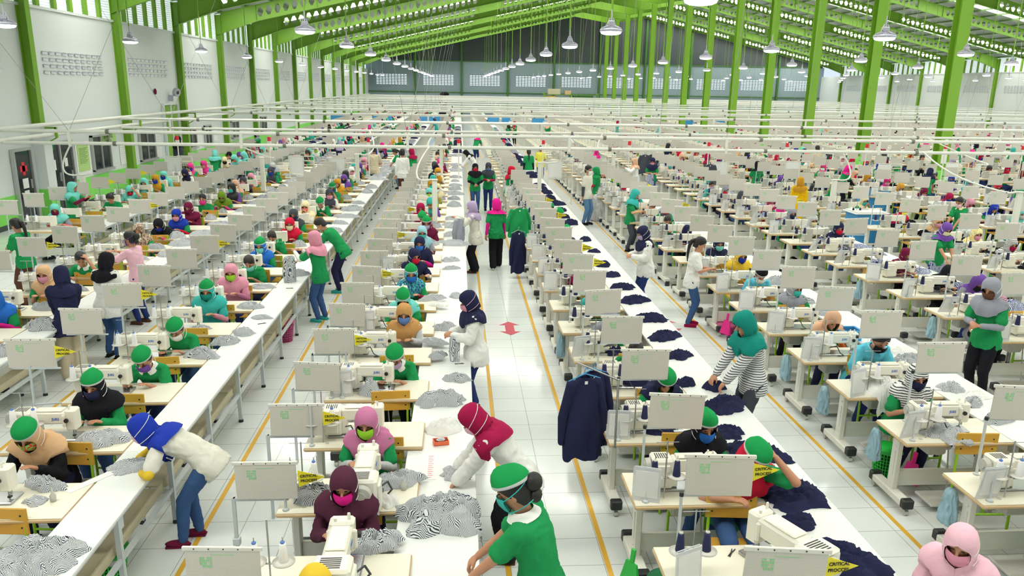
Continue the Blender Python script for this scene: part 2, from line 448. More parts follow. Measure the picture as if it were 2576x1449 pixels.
# centre columns and their painted plinths
def hcol(wx, dy, z0, z1, t=.02):
    q = MB(); q.box(-wx / 2, -dy / 2, z0, wx / 2, -dy / 2 + t, z1); q.box(-wx / 2, dy / 2 - t, z0, wx / 2, dy / 2, z1); q.box(-t / 2, -dy / 2 + t, z0, t / 2, dy / 2 - t, z1)
    return q
cm = hcol(.43, .44, 0, 11.75); cm.box(-.25, -.25, 1.04, .25, .25, 1.07); cm = cm.mesh('column', ['green_steel'])
pm = MB(); pm.rbox(-.27, -.27, 0, .27, .27, 1.04, .015); pm = pm.mesh('column_plinth', ['light_green_paint'])
for k, y in enumerate(FR):
    if y < 22: continue
    o = obj('column', cm); o.location = (XM - .27, y, 0); struct(o)
    o = obj('column_plinth', pm); o.location = (XM - .27, y, 0); struct(o)
# wall pilasters
wm = hcol(.24, .26, 0, 7.1).mesh('wall_pilaster', ['green_steel'])
for y in FR:
    for x in (XL + .13, XR - .13):
        o = obj('wall_pilaster', wm); o.location = (x, y, 0); o.rotation_euler = (0, 0, PI / 2); struct(o)
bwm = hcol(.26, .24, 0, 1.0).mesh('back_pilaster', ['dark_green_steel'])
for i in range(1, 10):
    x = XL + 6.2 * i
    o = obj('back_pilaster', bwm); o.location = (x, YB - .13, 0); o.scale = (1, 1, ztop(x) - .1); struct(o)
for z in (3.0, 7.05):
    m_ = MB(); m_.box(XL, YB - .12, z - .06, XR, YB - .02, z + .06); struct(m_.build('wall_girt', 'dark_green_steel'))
# clerestory windows and wall vents per bay
cl = MB(); cl.box(-BAY / 2, .05, 5.93, BAY / 2, .08, 7.2)
clm = cl.mesh('clerestory_window', ['clerestory'])
bars = MB()
for i in range(1, 6): bars.box(-BAY / 2 + BAY * i / 6 - .09, -.06, 5.93, -BAY / 2 + BAY * i / 6 + .09, .045, 7.13)
bars = bars.mesh('window_mullion', ['green_steel'])
sl = MB()
bars2 = None
for i in range(14): sl.box(-BAY / 2 + .13, .03, 5.99 + i * .083, BAY / 2 - .13, .045, 6.004 + i * .083)
slm = sl.mesh('louvre', ['vent_grey'])
sill = MB(); sill.box(-BAY / 2, -.05, 5.85, BAY / 2, .06, 5.93); sill = sill.mesh('window_sill', ['white_wall'])
def vent_mesh(cols, rows, w_, h_, glow, name):
    q = MB(); cx, cz = w_ / cols, h_ / rows
    for i in range(cols):
        for j in range(rows):
            x = -w_ / 2 + cx * (i + .5); z = -h_ / 2 + cz * (j + .5)
            q.box(x - cx * .35, -.012, z - cz * .2, x + cx * .35, .01, z + cz * .2, 0)
            q.box(x - cx * .4, -.05, z + cz * .26, x + cx * .4, .01, z + cz * .30, 1)
    return q.mesh(name, ['vent_glow' if glow else 'vent_grey', 'back_wall' if glow else 'vent_dark'])
vside = vent_mesh(10, 4, 3.9, .72, False, 'wall_vent'); vback = vent_mesh(10, 7, 4.1, 1.4, True, 'wall_vent')
for k, y in enumerate(FR[:-1]):
    yc = y + BAY / 2
    for x, rz in ((XL, PI / 2), (XR, -PI / 2)):
        for nm, me in (('window_pane', clm), ('window_mullion', bars), ('window_louvre', slm), ('window_sill', sill)):
            o = obj(nm, me); o.location = (x, yc, 0); o.rotation_euler = (0, 0, rz); struct(o)
        o = obj('wall_vent', vside); o.location = (x + (.02 if x < 0 else -.02), yc - .15, 4.37); o.rotation_euler = (0, 0, rz); struct(o)
for i in range(10):
    o = obj('wall_vent', vback); o.location = (XL + 6.2 * (i + .5), YB - .02, 4.6); struct(o)
# painted dado on the left wall
m_ = MB()
for a, b_ in ((18, 21.55), (22.75, 23.2), (25.0, 32.4), (34.5, YB)): m_.box(XL, a, .14, XL + .012, b_, .86)
struct(m_.build('wall_dado_left', 'light_green_paint'))
m_ = MB(); m_.box(XL, 18, 0, XL + .02, 21.55, .14); m_.box(XL, 25, 0, XL + .02, 32.4, .14); m_.box(XL, 34.5, 0, XL + .02, YB, .14); struct(m_.build('baseboard_left', 'dgreyb' if 'dgreyb' in M else 'dark_sheet'))
m_ = MB(); m_.box(XL, 22.75, 0, XL + .3, 23.2, 2.6); struct(m_.build('wall_pier_left', 'white_wall'))
m_ = MB(); m_.box(XL + .3, 22.75, .05, XL + .31, 23.2, .86); m_.box(XL + .0, 22.74, .05, XL + .3, 22.75, .86); struct(m_.build('wall_pier_dado', 'light_green_paint'))
def wall_door(name, y0, y1, h, leaves, glass='glass_dark', frame='alu', handle=True):
    r_ = empty(name, (XL + .01, (y0 + y1) / 2, 0)); r_['kind'] = 'structure'
    w_ = y1 - y0; q = MB()
    q.box(0, -w_ / 2 - .07, 0, .1, -w_ / 2, h + .07); q.box(0, w_ / 2, 0, .1, w_ / 2 + .07, h + .07); q.box(0, -w_ / 2, h, .1, w_ / 2, h + .07)
    for i in range(1, leaves): q.box(0, -w_ / 2 + w_ * i / leaves - .04, 0, .09, -w_ / 2 + w_ * i / leaves + .04, h)
    q.build('door_frame', frame, r_)
    for i in range(leaves):
        q = MB(); a = -w_ / 2 + w_ * i / leaves + .03; b2 = -w_ / 2 + w_ * (i + 1) / leaves - .03
        q.box(.02, a, .02, .05, b2, h - .02); lf = q.build('door_leaf', glass, r_)
        if handle:
            q = MB(); q.box(.05, b2 - .1, .95, .08, b2 - .06, 1.2); q.build('door_handle', 'alu', lf)
    return r_
def poster(name, y0, y1, z0, z1, mats, lab, cat='poster', x=XL + .012, lines=0, ink=1):
    q = MB(); q.box(x, y0, z0, x + .008, y1, z1, 0)
    for i in range(lines):
        z = z1 - (z1 - z0) * (.16 + .6 * i / max(1, lines)); q.box(x + .008, y0 + (y1 - y0) * .12, z - .008, x + .0095, y1 - (y1 - y0) * (.12 + .1 * (i % 3)), z + .004, ink)
    return tag(q.build(name, mats), lab, cat)
d1 = wall_door('door_1', 21.6, 22.4, 2.0, 1)
q = MB(); q.box(.052, -.18, 1.44, .058, .18, 1.60); q.box(.052, -.07, 1.34, .058, .07, 1.70); q.build('red_cross', 'red_lamp', d1)
q = MB(); q.box(.052, -.12, .98, .056, .16, 1.25); q.box(.052, -.1, .6, .056, .14, .92); q.build('notice', 'paper', d1)
d2 = wall_door('door_2', 23.3, 24.75, 2.05, 2)
q = MB(); q.box(.052, -.45, 1.3, .056, -.28, 1.6); q.box(.052, .25, 1.35, .056, .43, 1.6); q.build('notice', 'paper', d2)
q = MB(); q.box(.052, -.62, 1.88, .058, -.3, 2.04); q.build('exit_sign', 'cloth_green', d2)
q = MB(); q.box(XL + .01, 25.1, .95, XL + .02, 26.05, 2.0); tag(q.build('poster_backing', 'paper'), 'white backing sheet behind the tall green rules poster on the left wall', 'board')
poster('wall_poster', 25.2, 25.95, 1.08, 1.93, ['chart_poster' if 'chart_poster' in M else mat('poster_green', (178, 212, 132), .5), 'sign_ink'], 'tall pale green rules poster between the glass door and the window', lines=12, x=XL + .022)
s_ = empty('wall_sign', (XL + .02, 27.45, 1.96), PI / 2, 'pale green hanging sign reading SEWING AREA on the left wall', 'sign')
q = MB(); q.box(-.6, -.02, -.2, .6, 0, .2); q.build('sign_board', 'poster_green', s_)
for tx, zz in (('SEWING', .09), ('AREA', -.09)):
    o = obj('lettering', text_mesh(tx, .19, bold=.004), s_); o.data.materials.append(M['sign_ink']); o.location = (0, -.022, zz)
def wall_window(name, y0, y1, z0, z1, panes=2):
    r_ = empty(name, (XL + .01, (y0 + y1) / 2, (z0 + z1) / 2)); r_['kind'] = 'structure'; w_ = y1 - y0; h = z1 - z0
    q = MB(); q.box(0, -w_ / 2, -h / 2, .08, -w_ / 2 + .06, h / 2); q.box(0, w_ / 2 - .06, -h / 2, .08, w_ / 2, h / 2); q.box(0, -w_ / 2, h / 2 - .06, .08, w_ / 2, h / 2); q.box(0, -w_ / 2, -h / 2 - .03, .14, w_ / 2, -h / 2 + .05)
    for i in range(1, panes): q.box(0, -w_ / 2 + w_ * i / panes - .025, -h / 2, .07, -w_ / 2 + w_ * i / panes + .025, h / 2)
    q.build('window_frame', 'alu', r_)
    q = MB(); q.box(.01, -w_ / 2 + .05, -h / 2 + .05, .03, w_ / 2 - .05, h / 2 - .05); q.build('window_pane', 'glass_dark', r_)
wall_window('window_1', 26.15, 27.5, .98, 2.15)
wall_window('window_2', 30.0, 31.5, .94, 2.05)
wall_window('window_3', 35.2, 36.4, 1.0, 1.9)
wall_window('window_4', 37.6, 38.6, 1.0, 1.9)
wall_window('window_5', 42.0, 43.4, 1.0, 1.9); wall_window('window_6', 48.2, 49.6, 1.0, 1.9)
for i, (a, b_, c_, d_) in enumerate(((28.3, 28.75, 1.0, 1.7), (31.65, 32.2, .95, 1.9), (36.5, 37.3, .9, 1.8), (39.0, 39.6, 1.1, 1.8))):
    poster('wall_notice', a, b_, c_, d_, ['paper', 'vent_dark'], 'white printed notice sheet, ' + ordw(i) + ' of those along the left wall', 'notice', lines=6)
d3 = wall_door('door_3', 32.7, 34.2, 2.95, 2, 'green_steel', 'white_wall', True)
# hand rail, fan and alarm on the left wall
e = empty('wall_fan', (XL + .3, 33.5, 3.35), 0, 'grey wall fan on a bracket above the tall green door', 'fan')
q = MB(); q.box(-.28, -.03, -.25, -.1, .03, .0); q.cyl((-.2, 0, -.15), (0, 0, .1), .03); q.build('bracket', 'lamp_body', e)
q = MB(); q.cyl((0, 0, .12), (.12, -.05, .1), .17, .17, 16); q.build('fan_cage', 'lamp_body', e)
q = MB(); q.cyl((.12, -.05, .1), (.14, -.055, .1), .07, .07, 10); q.build('fan_hub', 'black_plastic', e)
q = MB(); q.ell((XL + .06, 32.0, 3.5), (.05, .09, .12)); tag(q.build('alarm_bell', 'cloth_maroon'), 'small dark red alarm bell on the white wall left of the fan', 'bell')

# pale pipe racks hung across the hall
rows_y = [20.4 + 7.0 * k for k in range(12)]
postx = [-9.83 + 4.25 * i for i in range(14)]
for k, y in enumerate(rows_y):
    r_ = empty('pipe_rack', (0, y, 0), 0, f'pale pipe rack across the hall, {ordw(k)} from the front', 'pipe rack', 'pipe racks')
    rad = .045
    for z, nm in ((2.65, 'upper_pipe'), (2.35, 'lower_pipe')):
        q = MB(); q.cyl((XL + .5, 0, z), (XR - .5, 0, z), rad, rad, 10); q.build(nm, 'pipe_white', r_)
    for i, x in enumerate(postx):
        q = MB(); q.box(x - .035, -.05, 2.27, x + .035, -.01, 2.67); q.build('hanger_post', 'pipe_white', r_)
        if k < 5:
            q = MB(); q.cyl((x + .9, 0, 2.65), (x + .98, 0, 2.65), .062, .062, 10); q.cyl((x + 1.05, 0, 2.35), (x + 1.13, 0, 2.35), .062, .062, 10); q.build('coupling', 'coupling', r_)
        if i % 2 == 0 and k < 7:
            zt = zbot(x + 1.3)
            q = MB(); q.cyl((x, 0, 2.65), (x + 1.3, 2.5, zt), .0055, .0055, 4, caps=False); q.cyl((x, 0, 2.65), (x - .8, -3.4, zbot(max(x - .8, XL + .1)) - .0), .0055, .0055, 4, caps=False); q.build('hanging_cable', 'cable', r_)
r_ = empty('wall_pipe_run', (XL + .5, 0, 0), 0, 'pair of pale pipes running along the left wall on green brackets', 'pipe rack')
for z, nm in ((2.68, 'upper_pipe'), (2.40, 'lower_pipe')):
    q = MB(); q.cyl((0, 8, z), (0, YB - 3, z), .06, .06, 10); q.build(nm, 'pipe_white', r_)
for y in FR[1:]:
    q = MB(); q.box(-.4, y - .03, 2.55, .1, y + .03, 2.6); q.box(.06, y - .03, 2.3, .12, y + .03, 2.6); q.cyl((-.38, y, 2.05), (.08, y, 2.3), .02, .02, 6); q.build('wall_bracket', 'green_steel', r_)

# high bay lamps
def lamp_parts():
    rod = MB(); rod.cyl((0, 0, .42), (0, 0, 1), .018, .018, 6, caps=False)
    hd = MB(); hd.rbox(-.065, -.05, .11, .065, .05, .21, .015); hd.cyl((0, 0, .2), (0, 0, .45), .02, .012, 8); hd.cyl((-.1, 0, .08), (-.03, 0, .26), .012, .012, 6); hd.cyl((.1, 0, .08), (.03, 0, .26), .012, .012, 6)
    bd = MB(); bd.lathe([(.02, .11), (.1, .10), (.16, .075), (.215, .05), (.225, .0), (.205, .0)], 24)
    for i in range(24):
        t = 2 * PI * i / 24; bd.cyl((.08 * math.cos(t), .08 * math.sin(t), .115), (.2 * math.cos(t), .2 * math.sin(t), .066), .008, .008, 4, caps=False)
    ln = MB(); ln.lathe([(.205, .0), (.195, -.03), (.15, -.05), (.08, -.06), (.01, -.062)], 20)
    return rod.mesh('rod', ['lamp_rod']), hd.mesh('driver_box', ['lamp_body']), bd.mesh('reflector', ['lamp_body']), ln.mesh('lens', ['lamp_lens'])
lp = lamp_parts()
far_l = MB(); far_l.lathe([(.02, .11), (.16, .08), (.22, .05), (.22, .0)], 10, 0); far_l.lathe([(.21, -.002), (.15, -.05), (.01, -.06)], 10, 1); far_l.cyl((0, 0, .15), (0, 0, .42), .05, .02, 6, 0)
far_me = far_l.mesh('high_bay_lamp', ['lamp_body', 'lamp_lens'])
LAMPS = []
for c in range(10):
    for r in range(15):
        if c < 2: x = -9.5 + 6.2 * c; y = 17.6 + 6.35 * r
        else: x = 3.0 + 5.6 * (c - 2); y = 9.9 + 5.8 * r
        if y > 103: continue
        LAMPS.append((c, r, x, y))
for c, r, x, y in LAMPS:
    z = 5.0; up = ztop(x) - z + .16
    e = empty('high_bay_lamp', (x, y, z), 0, f'round lamp on a green rod, {ordw(r)} from the front, {ordw(c)} row from the left', 'lamp', 'high bay lamps')
    q = obj('rod', lp[0], e); q.location = (0, 0, .42 - .42 * (up - .42) / .58); q.scale = (1 if y < 50 else .7, 1, (up - .42) / .58)
    if y < 40:
        for nm, me in (('driver_box', lp[1]), ('reflector', lp[2]), ('lens', lp[3])): obj(nm, me, e)
    else:
        obj('lamp_head', far_me, e)

# painted floor lines and arrows
def floor_line(x, y0, y1, lab, w_=.045):
    q = MB(); q.box(x - w_ / 2, y0, 0.0, x + w_ / 2, y1, .002); o = q.build('floor_line', 'yellow_line'); tag(o, lab, 'floor line'); return o
floor_line(-2.31, 2, 60, 'yellow floor line left of the second aisle beside the chart stands')
floor_line(.41, 2, 60, 'yellow floor line along the left edge of the centre aisle')
floor_line(1.265, 2, 60, 'yellow floor line along the right edge of the centre aisle')
floor_line(3.98 + .14, 2, 60, 'yellow floor line of the aisle right of the navy blouses')
floor_line(-5.0, 4, 60, 'yellow floor line in the aisle nearest the bottom left corner')
def arrow(x, y, lab):
    q = MB(); L_ = .37; w_ = .075
    p = [(0, L_), (.17, L_ - .2), (w_, L_ - .2), (w_, -L_ + .2), (.17, -L_ + .2), (0, -L_), (-.17, -L_ + .2), (-w_, -L_ + .2), (-w_, L_ - .2), (-.17, L_ - .2)]
    q.add([(a, b2, .002) for a, b2 in p] + [(a, b2, .0) for a, b2 in p], [(0, 1, 9), (1, 2, 8, 9), (2, 3, 7, 8), (3, 4, 6, 7), (4, 5, 6)] + [(i, i + 10, (i + 1) % 10 + 10, (i + 1) % 10) for i in range(10)])
    o = q.build('floor_arrow', 'red_arrow'); o.location = (x, y, 0.001); tag(o, lab, 'floor arrow')
arrow(.85, 12.2, 'double headed red arrow painted in the middle of the centre aisle')
arrow(3.6, 12.3, 'double headed red arrow painted right of the navy blouse table')

# ------------------------------------------------------------------ work lines
# name, left edge X, first table front Y, count, seat offset, table width, colour of thread, chart style, first visible Y
LINES = [
    dict(n='nearest the left wall', x=-9.35, y0=16.8, dx=.55, th='w', cs='L', pile='striped_cloth'),
    dict(n='second from the left wall', x=-6.72, y0=8.35, dx=.5, th='w', cs='L', pile='striped_cloth'),
    dict(n='third from the left wall', x=-4.03, y0=4.2, dx=.55, th='w', cs='L', pile='striped_cloth'),
    dict(n='left of the centre aisle', x=-1.4, y0=4.2, dx=.62, th='w', cs='C', pile='striped_cloth'),
    dict(n='right of the centre aisle', x=1.38, y0=3.11, dx=.7, th='n', cs='R', pile='cloth_navy'),
    dict(n='second right of the aisle', x=4.18, y0=4.1, dx=.72, th='w', cs='R', pile='striped_cloth'),
    dict(n='third right of the aisle', x=7.12, y0=7.0, dx=.95, th='n', cs='R', pile='print_cloth'),
    dict(n='fourth right of the aisle', x=9.88, y0=9.9, dx=.95, th='n', cs='R', pile='cloth_black'),
    dict(n='fifth right of the aisle', x=13.0, y0=13.4, dx=.9, th='w', cs='R', pile='cloth_white'),
    dict(n='sixth right of the aisle', x=15.75, y0=17.4, dx=.8, th='w', cs='R', pile='cloth_white'),
    dict(n='first right of the columns', x=20.2, y0=23.0, dx=.8, th='w', cs='R', pile='cloth_navy'),
    dict(n='second right of the columns', x=23.0, y0=26.4, dx=.8, th='w', cs='R', pile='cloth_grey'),
    dict(n='third right of the columns', x=25.8, y0=30.0, dx=.8, th='w', cs='R', pile='cloth_grey'),
    dict(n='fourth right of the columns', x=28.6, y0=34.0, dx=.8, th='w', cs='R', pile='cloth_grey'),
]
SHORT = ['left wall line', 'second line from left', 'third line from left', 'line left of aisle', 'line right of aisle', 'second line right of aisle', 'third line right of aisle',
         'fourth line right of aisle', 'fifth line right of aisle', 'sixth line right of aisle', 'first line past columns', 'second line past columns', 'third line past columns', 'fourth line past columns']
PITCH = 1.09
TD = .55          # table depth
TZ = .75
def xvis(y): return (-.57 * y - .6, .80 * y + 1.2)

# --- machine table
def table_parts(W=1.07):
    p = {}
    q = MB(); q.rbox(0, 0, TZ - .04, W, TD, TZ - .003, .012, 1); q.box(.008, .008, TZ - .004, W - .008, TD - .008, TZ, 0)
    q.cyl((.2, .1, TZ), (.2, .1, TZ + .004), .018, .018, 12, 2)
    p['table_top'] = q.mesh('table_top', ['cream_top', 'wood_edge', 'machine_grey'])
    q = MB(); q.rbox(.07, TD / 2 - .05, .1, .13, TD / 2 + .05, TZ - .04, .008); q.rbox(.05, -.02, .08, .15, TD + .06, .15, .008); q.cyl((.065, .25, .55), (.068, .25, .3), .006, .006, 4)
    for z in (.25, .45, .6): q.cyl((.069, TD / 2 - .02, z), (.062, TD / 2 - .02, z), .012, .012, 8)
    p['leg'] = q.mesh('leg', ['frame_white'])
    q = MB(); q.rbox(.13, TD / 2 - .02, .17, W - .13, TD / 2 + .02, .34, .006); p['cross_beam'] = q.mesh('cross_beam', ['frame_white'])
    q = MB(); q.rbox(-.02, -.035, .07, .12, .035, .16, .01); q = MB(); q.rbox(-.055, -.04, -.085, .055, .035, .012, .012, 0); q.cyl((-.018, 0, -.13), (.018, 0, -.13), .03, .03, 10, 1); q.cyl((0, 0, -.085), (0, 0, -.12), .012, .012, 6, 1)
    p['caster'] = q.mesh('caster', ['black_plastic', 'machine_grey'])
    q = MB(); q.rbox(.36, .02, .06, .7, .3, .09, .01); q.cyl((.66, .25, .09), (.62, .3, TZ - .04), .008, .008, 6); p['foot_pedal'] = q.mesh('foot_pedal', ['machine_grey'])
    q = MB(); q.rbox(.36, .2, .52, .56, .38, TZ - .04, .02); q.cyl((.56, .29, .6), (.62, .29, .6), .06, .06, 14)
    p['motor'] = q.mesh('motor', ['machine_grey'])
    return p
TP = table_parts()
# --- machine (needle at x = 0, y = 0, bed along -x, operator towards +y)
def machine_parts():
    p = {}
    q = MB(); q.rbox(-.46, -.09, 0, .06, .09, .022, .006); p['bed'] = q.mesh('bed', ['steel'])
    q = MB(); q.rbox(-.50, -.085, .02, -.33, .085, .28, .016); q.rbox(-.485, -.10, .05, -.36, -.08, .24, .008)
    for i in range(6): q.box(-.47 + i * .018, -.04, .2805, -.462 + i * .018, .05, .282, 1)
    p['motor_housing'] = q.mesh('motor_housing', ['machine_white', 'black_plastic'])
    q = MB(); q.rbox(-.34, -.05, .15, .0, .055, .272, .016); q.rbox(-.36, -.055, .02, -.28, .06, .2, .012); q.rbox(-.30, -.045, .272, -.06, .045, .285, .006)
    p['arm'] = q.mesh('arm', ['machine_white'])
    q = MB(); q.rbox(-.04, -.055, .09, .055, .06, .29, .014); q.rbox(-.06, -.07, .13, -.03, .07, .25, .008); q.cyl((.0, -.03, .29), (.0, -.03, .33), .009, .007, 8, 0); q.cyl((-.02, .03, .29), (-.02, .03, .31), .008, .008, 8, 0)
    q.cyl((-.015, -.07, .2), (-.015, -.085, .2), .02, .02, 12, 1)
    p['head'] = q.mesh('head', ['machine_white', 'black_plastic'])
    q = MB(); q.cyl((-.51, 0, .2), (-.55, 0, .2), .062, .055, 18); q.cyl((-.55, 0, .2), (-.56, 0, .2), .03, .03, 12); p['handwheel'] = q.mesh('handwheel', ['machine_grey'])
    q = MB(); q.cyl((0, 0, .02), (0, 0, .1), .006, .006, 6, 0); q.box(-.012, -.008, .02, .012, .02, .03, 1); q.cyl((.02, 0, .05), (.02, 0, .09), .008, .008, 6, 0); p['needle_bar'] = q.mesh('needle_bar', ['steel', 'black_plastic'])
    q = MB(); q.tube([(-.3, -.05, .1), (-.24, -.12, .14), (-.2, -.14, .06), (-.14, -.13, .02), (-.2, -.1, .005)], .006, 5); p['cable'] = q.mesh('cable', ['dark_sheet'])
    return p
MP = machine_parts()
LOGO = text_mesh('JUKI', .034, 'logo', bold=.0012); LOGO.materials.append(M['logo_blue'])
# --- cone of thread, stand, charts, flag, chair
def cone_mesh(c, n=16):
    q = MB(); q.lathe([(.030, 0), (.032, .006), (.021, .125), (.019, .13)], n, 0); q.lathe([(.012, .13), (.016, .137), (.012, .146)], 10, 1); q.cyl((0, 0, .14), (0, 0, .175), .003, .003, 5, 2)
    return q.mesh('thread_cone', [c, 'logo_blue' if c == 'cone_white' else 'tray', 'steel'])
CONE = {'w': cone_mesh('cone_white'), 'n': cone_mesh('cone_navy')}
q = MB(); q.cyl((0, 0, 0), (0, 0, .5), .006, .006, 6); q.cyl((-.09, 0, .18), (.09, 0, .18), .006, .006, 6); q.cyl((-.09, 0, .49), (.09, 0, .49), .003, .003, 5)
TS_POLE = q.mesh('pole', ['steel'])
q = MB(); q.lathe([(.02, 0), (.072, .004), (.074, .01), (.02, .012)], 20); TS_TRAY = q.mesh('tray', ['tray'])
# chart board 0.46 x 0.3, origin bottom left corner, faces -y
def chart_meshes():
    q = MB(); q.rbox(-.0, -.006, 0, .46, .006, .3, .003); b = q.mesh('chart_sleeve', ['chart_sleeve'])
    q = MB(); q.rbox(-.015, -.008, .285, .475, .01, .312, .003)
    for i in range(5): q.cyl((.06 + i * .09, -.009, .3), (.06 + i * .09, -.011, .3), .005, .005, 6, 1)
    t = q.mesh('top_clip', ['chart_edge', 'black_plastic'])
    q = MB()
    for i in range(5):
        for j in range(4):
            if (i * 3 + j * 5) % 7: q.box(.09 + i * .015, -.0075, .17 + j * .02, .102 + i * .015, -.0062, .184 + j * .02)
    q.box(.16, -.0072, .258, .30, -.0062, .262)
    g = q.mesh('green_marks', ['chart_green'])
    return b, t, g
CH = chart_meshes()
q = MB(); q.add([(0, 0, 0), (0, 0, .14), (.2, 0, .07), (0, .003, 0), (0, .003, .14), (.2, .003, .07)], [(0, 2, 1), (3, 4, 5), (0, 1, 4, 3), (1, 2, 5, 4), (2, 0, 3, 5)])
FLAG = q.mesh('flag', ['flag_yellow'])
FT = text_mesh('CRITICAL\nPROCESS', .030, 'lettering', bold=.0006, spacing=1.3); FT.materials.append(M['black_ink'])
FT2 = text_mesh('CRITICAL\nPROCCES', .030, 'lettering', bold=.0006, spacing=1.3); FT2.materials.append(M['black_ink'])
def chair_parts():
    p = {}
    q = MB(); q.rbox(-.19, -.19, .425, .19, .19, .443, .006); p['seat'] = q.mesh('seat', ['ply'])
    q = MB(); q.rbox(-.2, .185, .62, .2, .20, .84, .005)
    for x in (-.15, .15):
        for z in (.68, .78): q.cyl((x, .183, z), (x, .187, z), .008, .008, 8, 1)
    p['backrest'] = q.mesh('backrest', ['ply', 'black_plastic'])
    q = MB()
    for x in (-.17, .17):
        q.cyl((x, .18, 0), (x, .2, .82), .013, .013, 6); q.cyl((x, -.17, 0), (x, -.17, .425), .013, .013, 6); q.cyl((x, -.17, .4), (x, .19, .4), .012, .012, 6)
    q.cyl((-.17, -.17, .2), (.17, -.17, .2), .011, .011, 6)
    p['chair_frame'] = q.mesh('chair_frame', ['lime_metal'])
    return p
CP = chair_parts()
q = MB(); q.rbox(-.19, -.19, .425, .19, .19, .443, .006, 0); q.rbox(-.2, .185, .62, .2, .2, .84, .005, 0)
for x in (-.17, .17): q.box(x - .012, .17, 0, x + .012, .195, .82, 1); q.box(x - .012, -.18, 0, x + .012, -.16, .43, 1)
CHAIR_LO = q.mesh('chair', ['ply', 'lime_metal'])
# light versions used far away
def join(parts, order):
    # [(mesh, matrix)] -> one mesh
    q = MB(); mats = []
    for me, T in order:
        o0 = len(q.v)
        for v in me.vertices: q.v.append(T @ v.co)
        for pl in me.polygons:
            mt = me.materials[pl.material_index]
            if mt not in mats: mats.append(mt)
            q.f.append([o0 + i for i in pl.vertices]); q.m.append(mats.index(mt)); q.sm.append(pl.use_smooth)
    return q, mats
q = MB(); q.box(0, 0, TZ - .04, 1.07, TD, TZ, 0, side=1); q.box(.07, TD / 2 - .05, .1, .13, TD / 2 + .05, TZ - .04, 2); q.box(.94, TD / 2 - .05, .1, 1.0, TD / 2 + .05, TZ - .04, 2)
q.box(.05, -.02, .08, .15, TD + .06, .15, 2); q.box(.92, -.02, .08, 1.02, TD + .06, .15, 2); q.box(.13, TD / 2 - .02, .17, .94, TD / 2 + .02, .34, 2); q.box(.06, -.03, 0, .14, .03, .1, 3); q.box(.06, TD, 0, .14, TD + .06, .1, 3)
TABLE_LO = q.mesh('sewing_table', ['cream_top', 'wood_edge', 'frame_white', 'black_plastic'])
q = MB(); q.box(-.46, -.09, 0, .06, .09, .022, 1); q.box(-.50, -.09, .02, -.33, .085, .28, 1); q.box(-.34, -.05, .15, .0, .055, .28, 0); q.box(-.04, -.055, .09, .055, .06, .29, 0); q.cyl((-.5, 0, .2), (-.55, 0, .2), .06, .055, 10, 1)
MACH_LO = q.mesh('sewing_machine', ['machine_white', 'machine_grey'])

MIT = Matrix.Identity(4)
def sewing_table(x, y, lab, near, casters=True):
    if not near:
        o = obj('sewing_table', TABLE_LO); o.location = (x, y, 0); return tag(o, lab, 'table', 'sewing tables')
    e = empty('sewing_table', (x, y, 0), 0, lab, 'table', 'sewing tables')
    obj('table_top', TP['table_top'], e)
    obj('leg', TP['leg'], e); l = obj('leg', TP['leg'], e); l.location = (.87, 0, 0)
    obj('cross_beam', TP['cross_beam'], e); obj('foot_pedal', TP['foot_pedal'], e); obj('motor', TP['motor'], e)
    for cx in (.1, .97):
        for cy in (.0, TD + .02):
            c = obj('caster', TP['caster'], e); c.location = (cx, cy, .16)
    return e
def sewing_machine(x, y, rz, lab, near):
    if not near:
        o = obj('sewing_machine', MACH_LO); o.location = (x, y, TZ); o.rotation_euler = (0, 0, rz); return tag(o, lab, 'sewing machine', 'sewing machines')
    e = empty('sewing_machine', (x, y, TZ), rz, lab, 'sewing machine', 'sewing machines')
    if rz > 1: e.scale = (1.12, 1.45, 1.18)
    for k, me in MP.items():
        o = obj(k, me, e)
        if k == 'arm':
            l = obj('logo', LOGO, o); l.location = (-.12, -.052, .205)
    return e
def thread_stand(x, y, lab, near, th, cones=2, nm='white'):
    e = empty('thread_stand', (x, y, TZ), 0, lab + (' thread stand' if False else ''), 'thread stand', 'thread stands')
    obj('pole', TS_POLE, e)
    for i, dx in enumerate((-.09, .09)):
        t = obj('tray', TS_TRAY, e); t.location = (dx, 0, .185)
    return e
def chart_stand(x, y, lab, near, style, flag=None, tilt=0.0, post_x=None):
    # style C: frame with a floor leg; L and R: single pole
    e = empty('chart_stand', (x, y, 0), 0, lab, 'chart stand', 'chart stands')
    if style == 'C':
        bx, bz = -.36, .85
        q0 = FRAME_C
    elif style == 'L':
        bx, bz = -.5, 1.1
        q0 = FRAME_L
    elif style == 'R':
        bx, bz = .02, 1.19
        q0 = FRAME_R
    else:
        bx, bz = .02, 1.27
        q0 = FRAME_H
    obj('pole', q0, e)
    b = obj('chart_board', CH[0], e); b.location = (bx, 0, bz); b.rotation_euler = (0, tilt, random.uniform(-.12, .12))
    if near:
        obj('top_clip', CH[1], b); obj('green_marks', CH[2], b)
    if flag:
        f = obj('flag', FLAG, e); f.location = (bx + .47, -.014, bz + .1); f.rotation_euler = (0, tilt, .1)
        if near:
            t = obj('lettering', FT2 if flag == 2 else FT, f); t.location = (.078, -.002, .07)
    return e
q = MB(); q.cyl((0, 0, TZ), (0, 0, 1.14), .011, .011, 8); q.lathe([(.028, TZ), (.02, TZ + .012), (.012, TZ + .02)], 12); q.box(-.40, .02, .82, .02, .045, .845); q.box(-.41, .02, 0, -.385, .045, .845); q.rbox(-.425, .01, .44, -.37, .055, .5, .004)
FRAME_C = q.mesh('pole', ['frame_grey'])
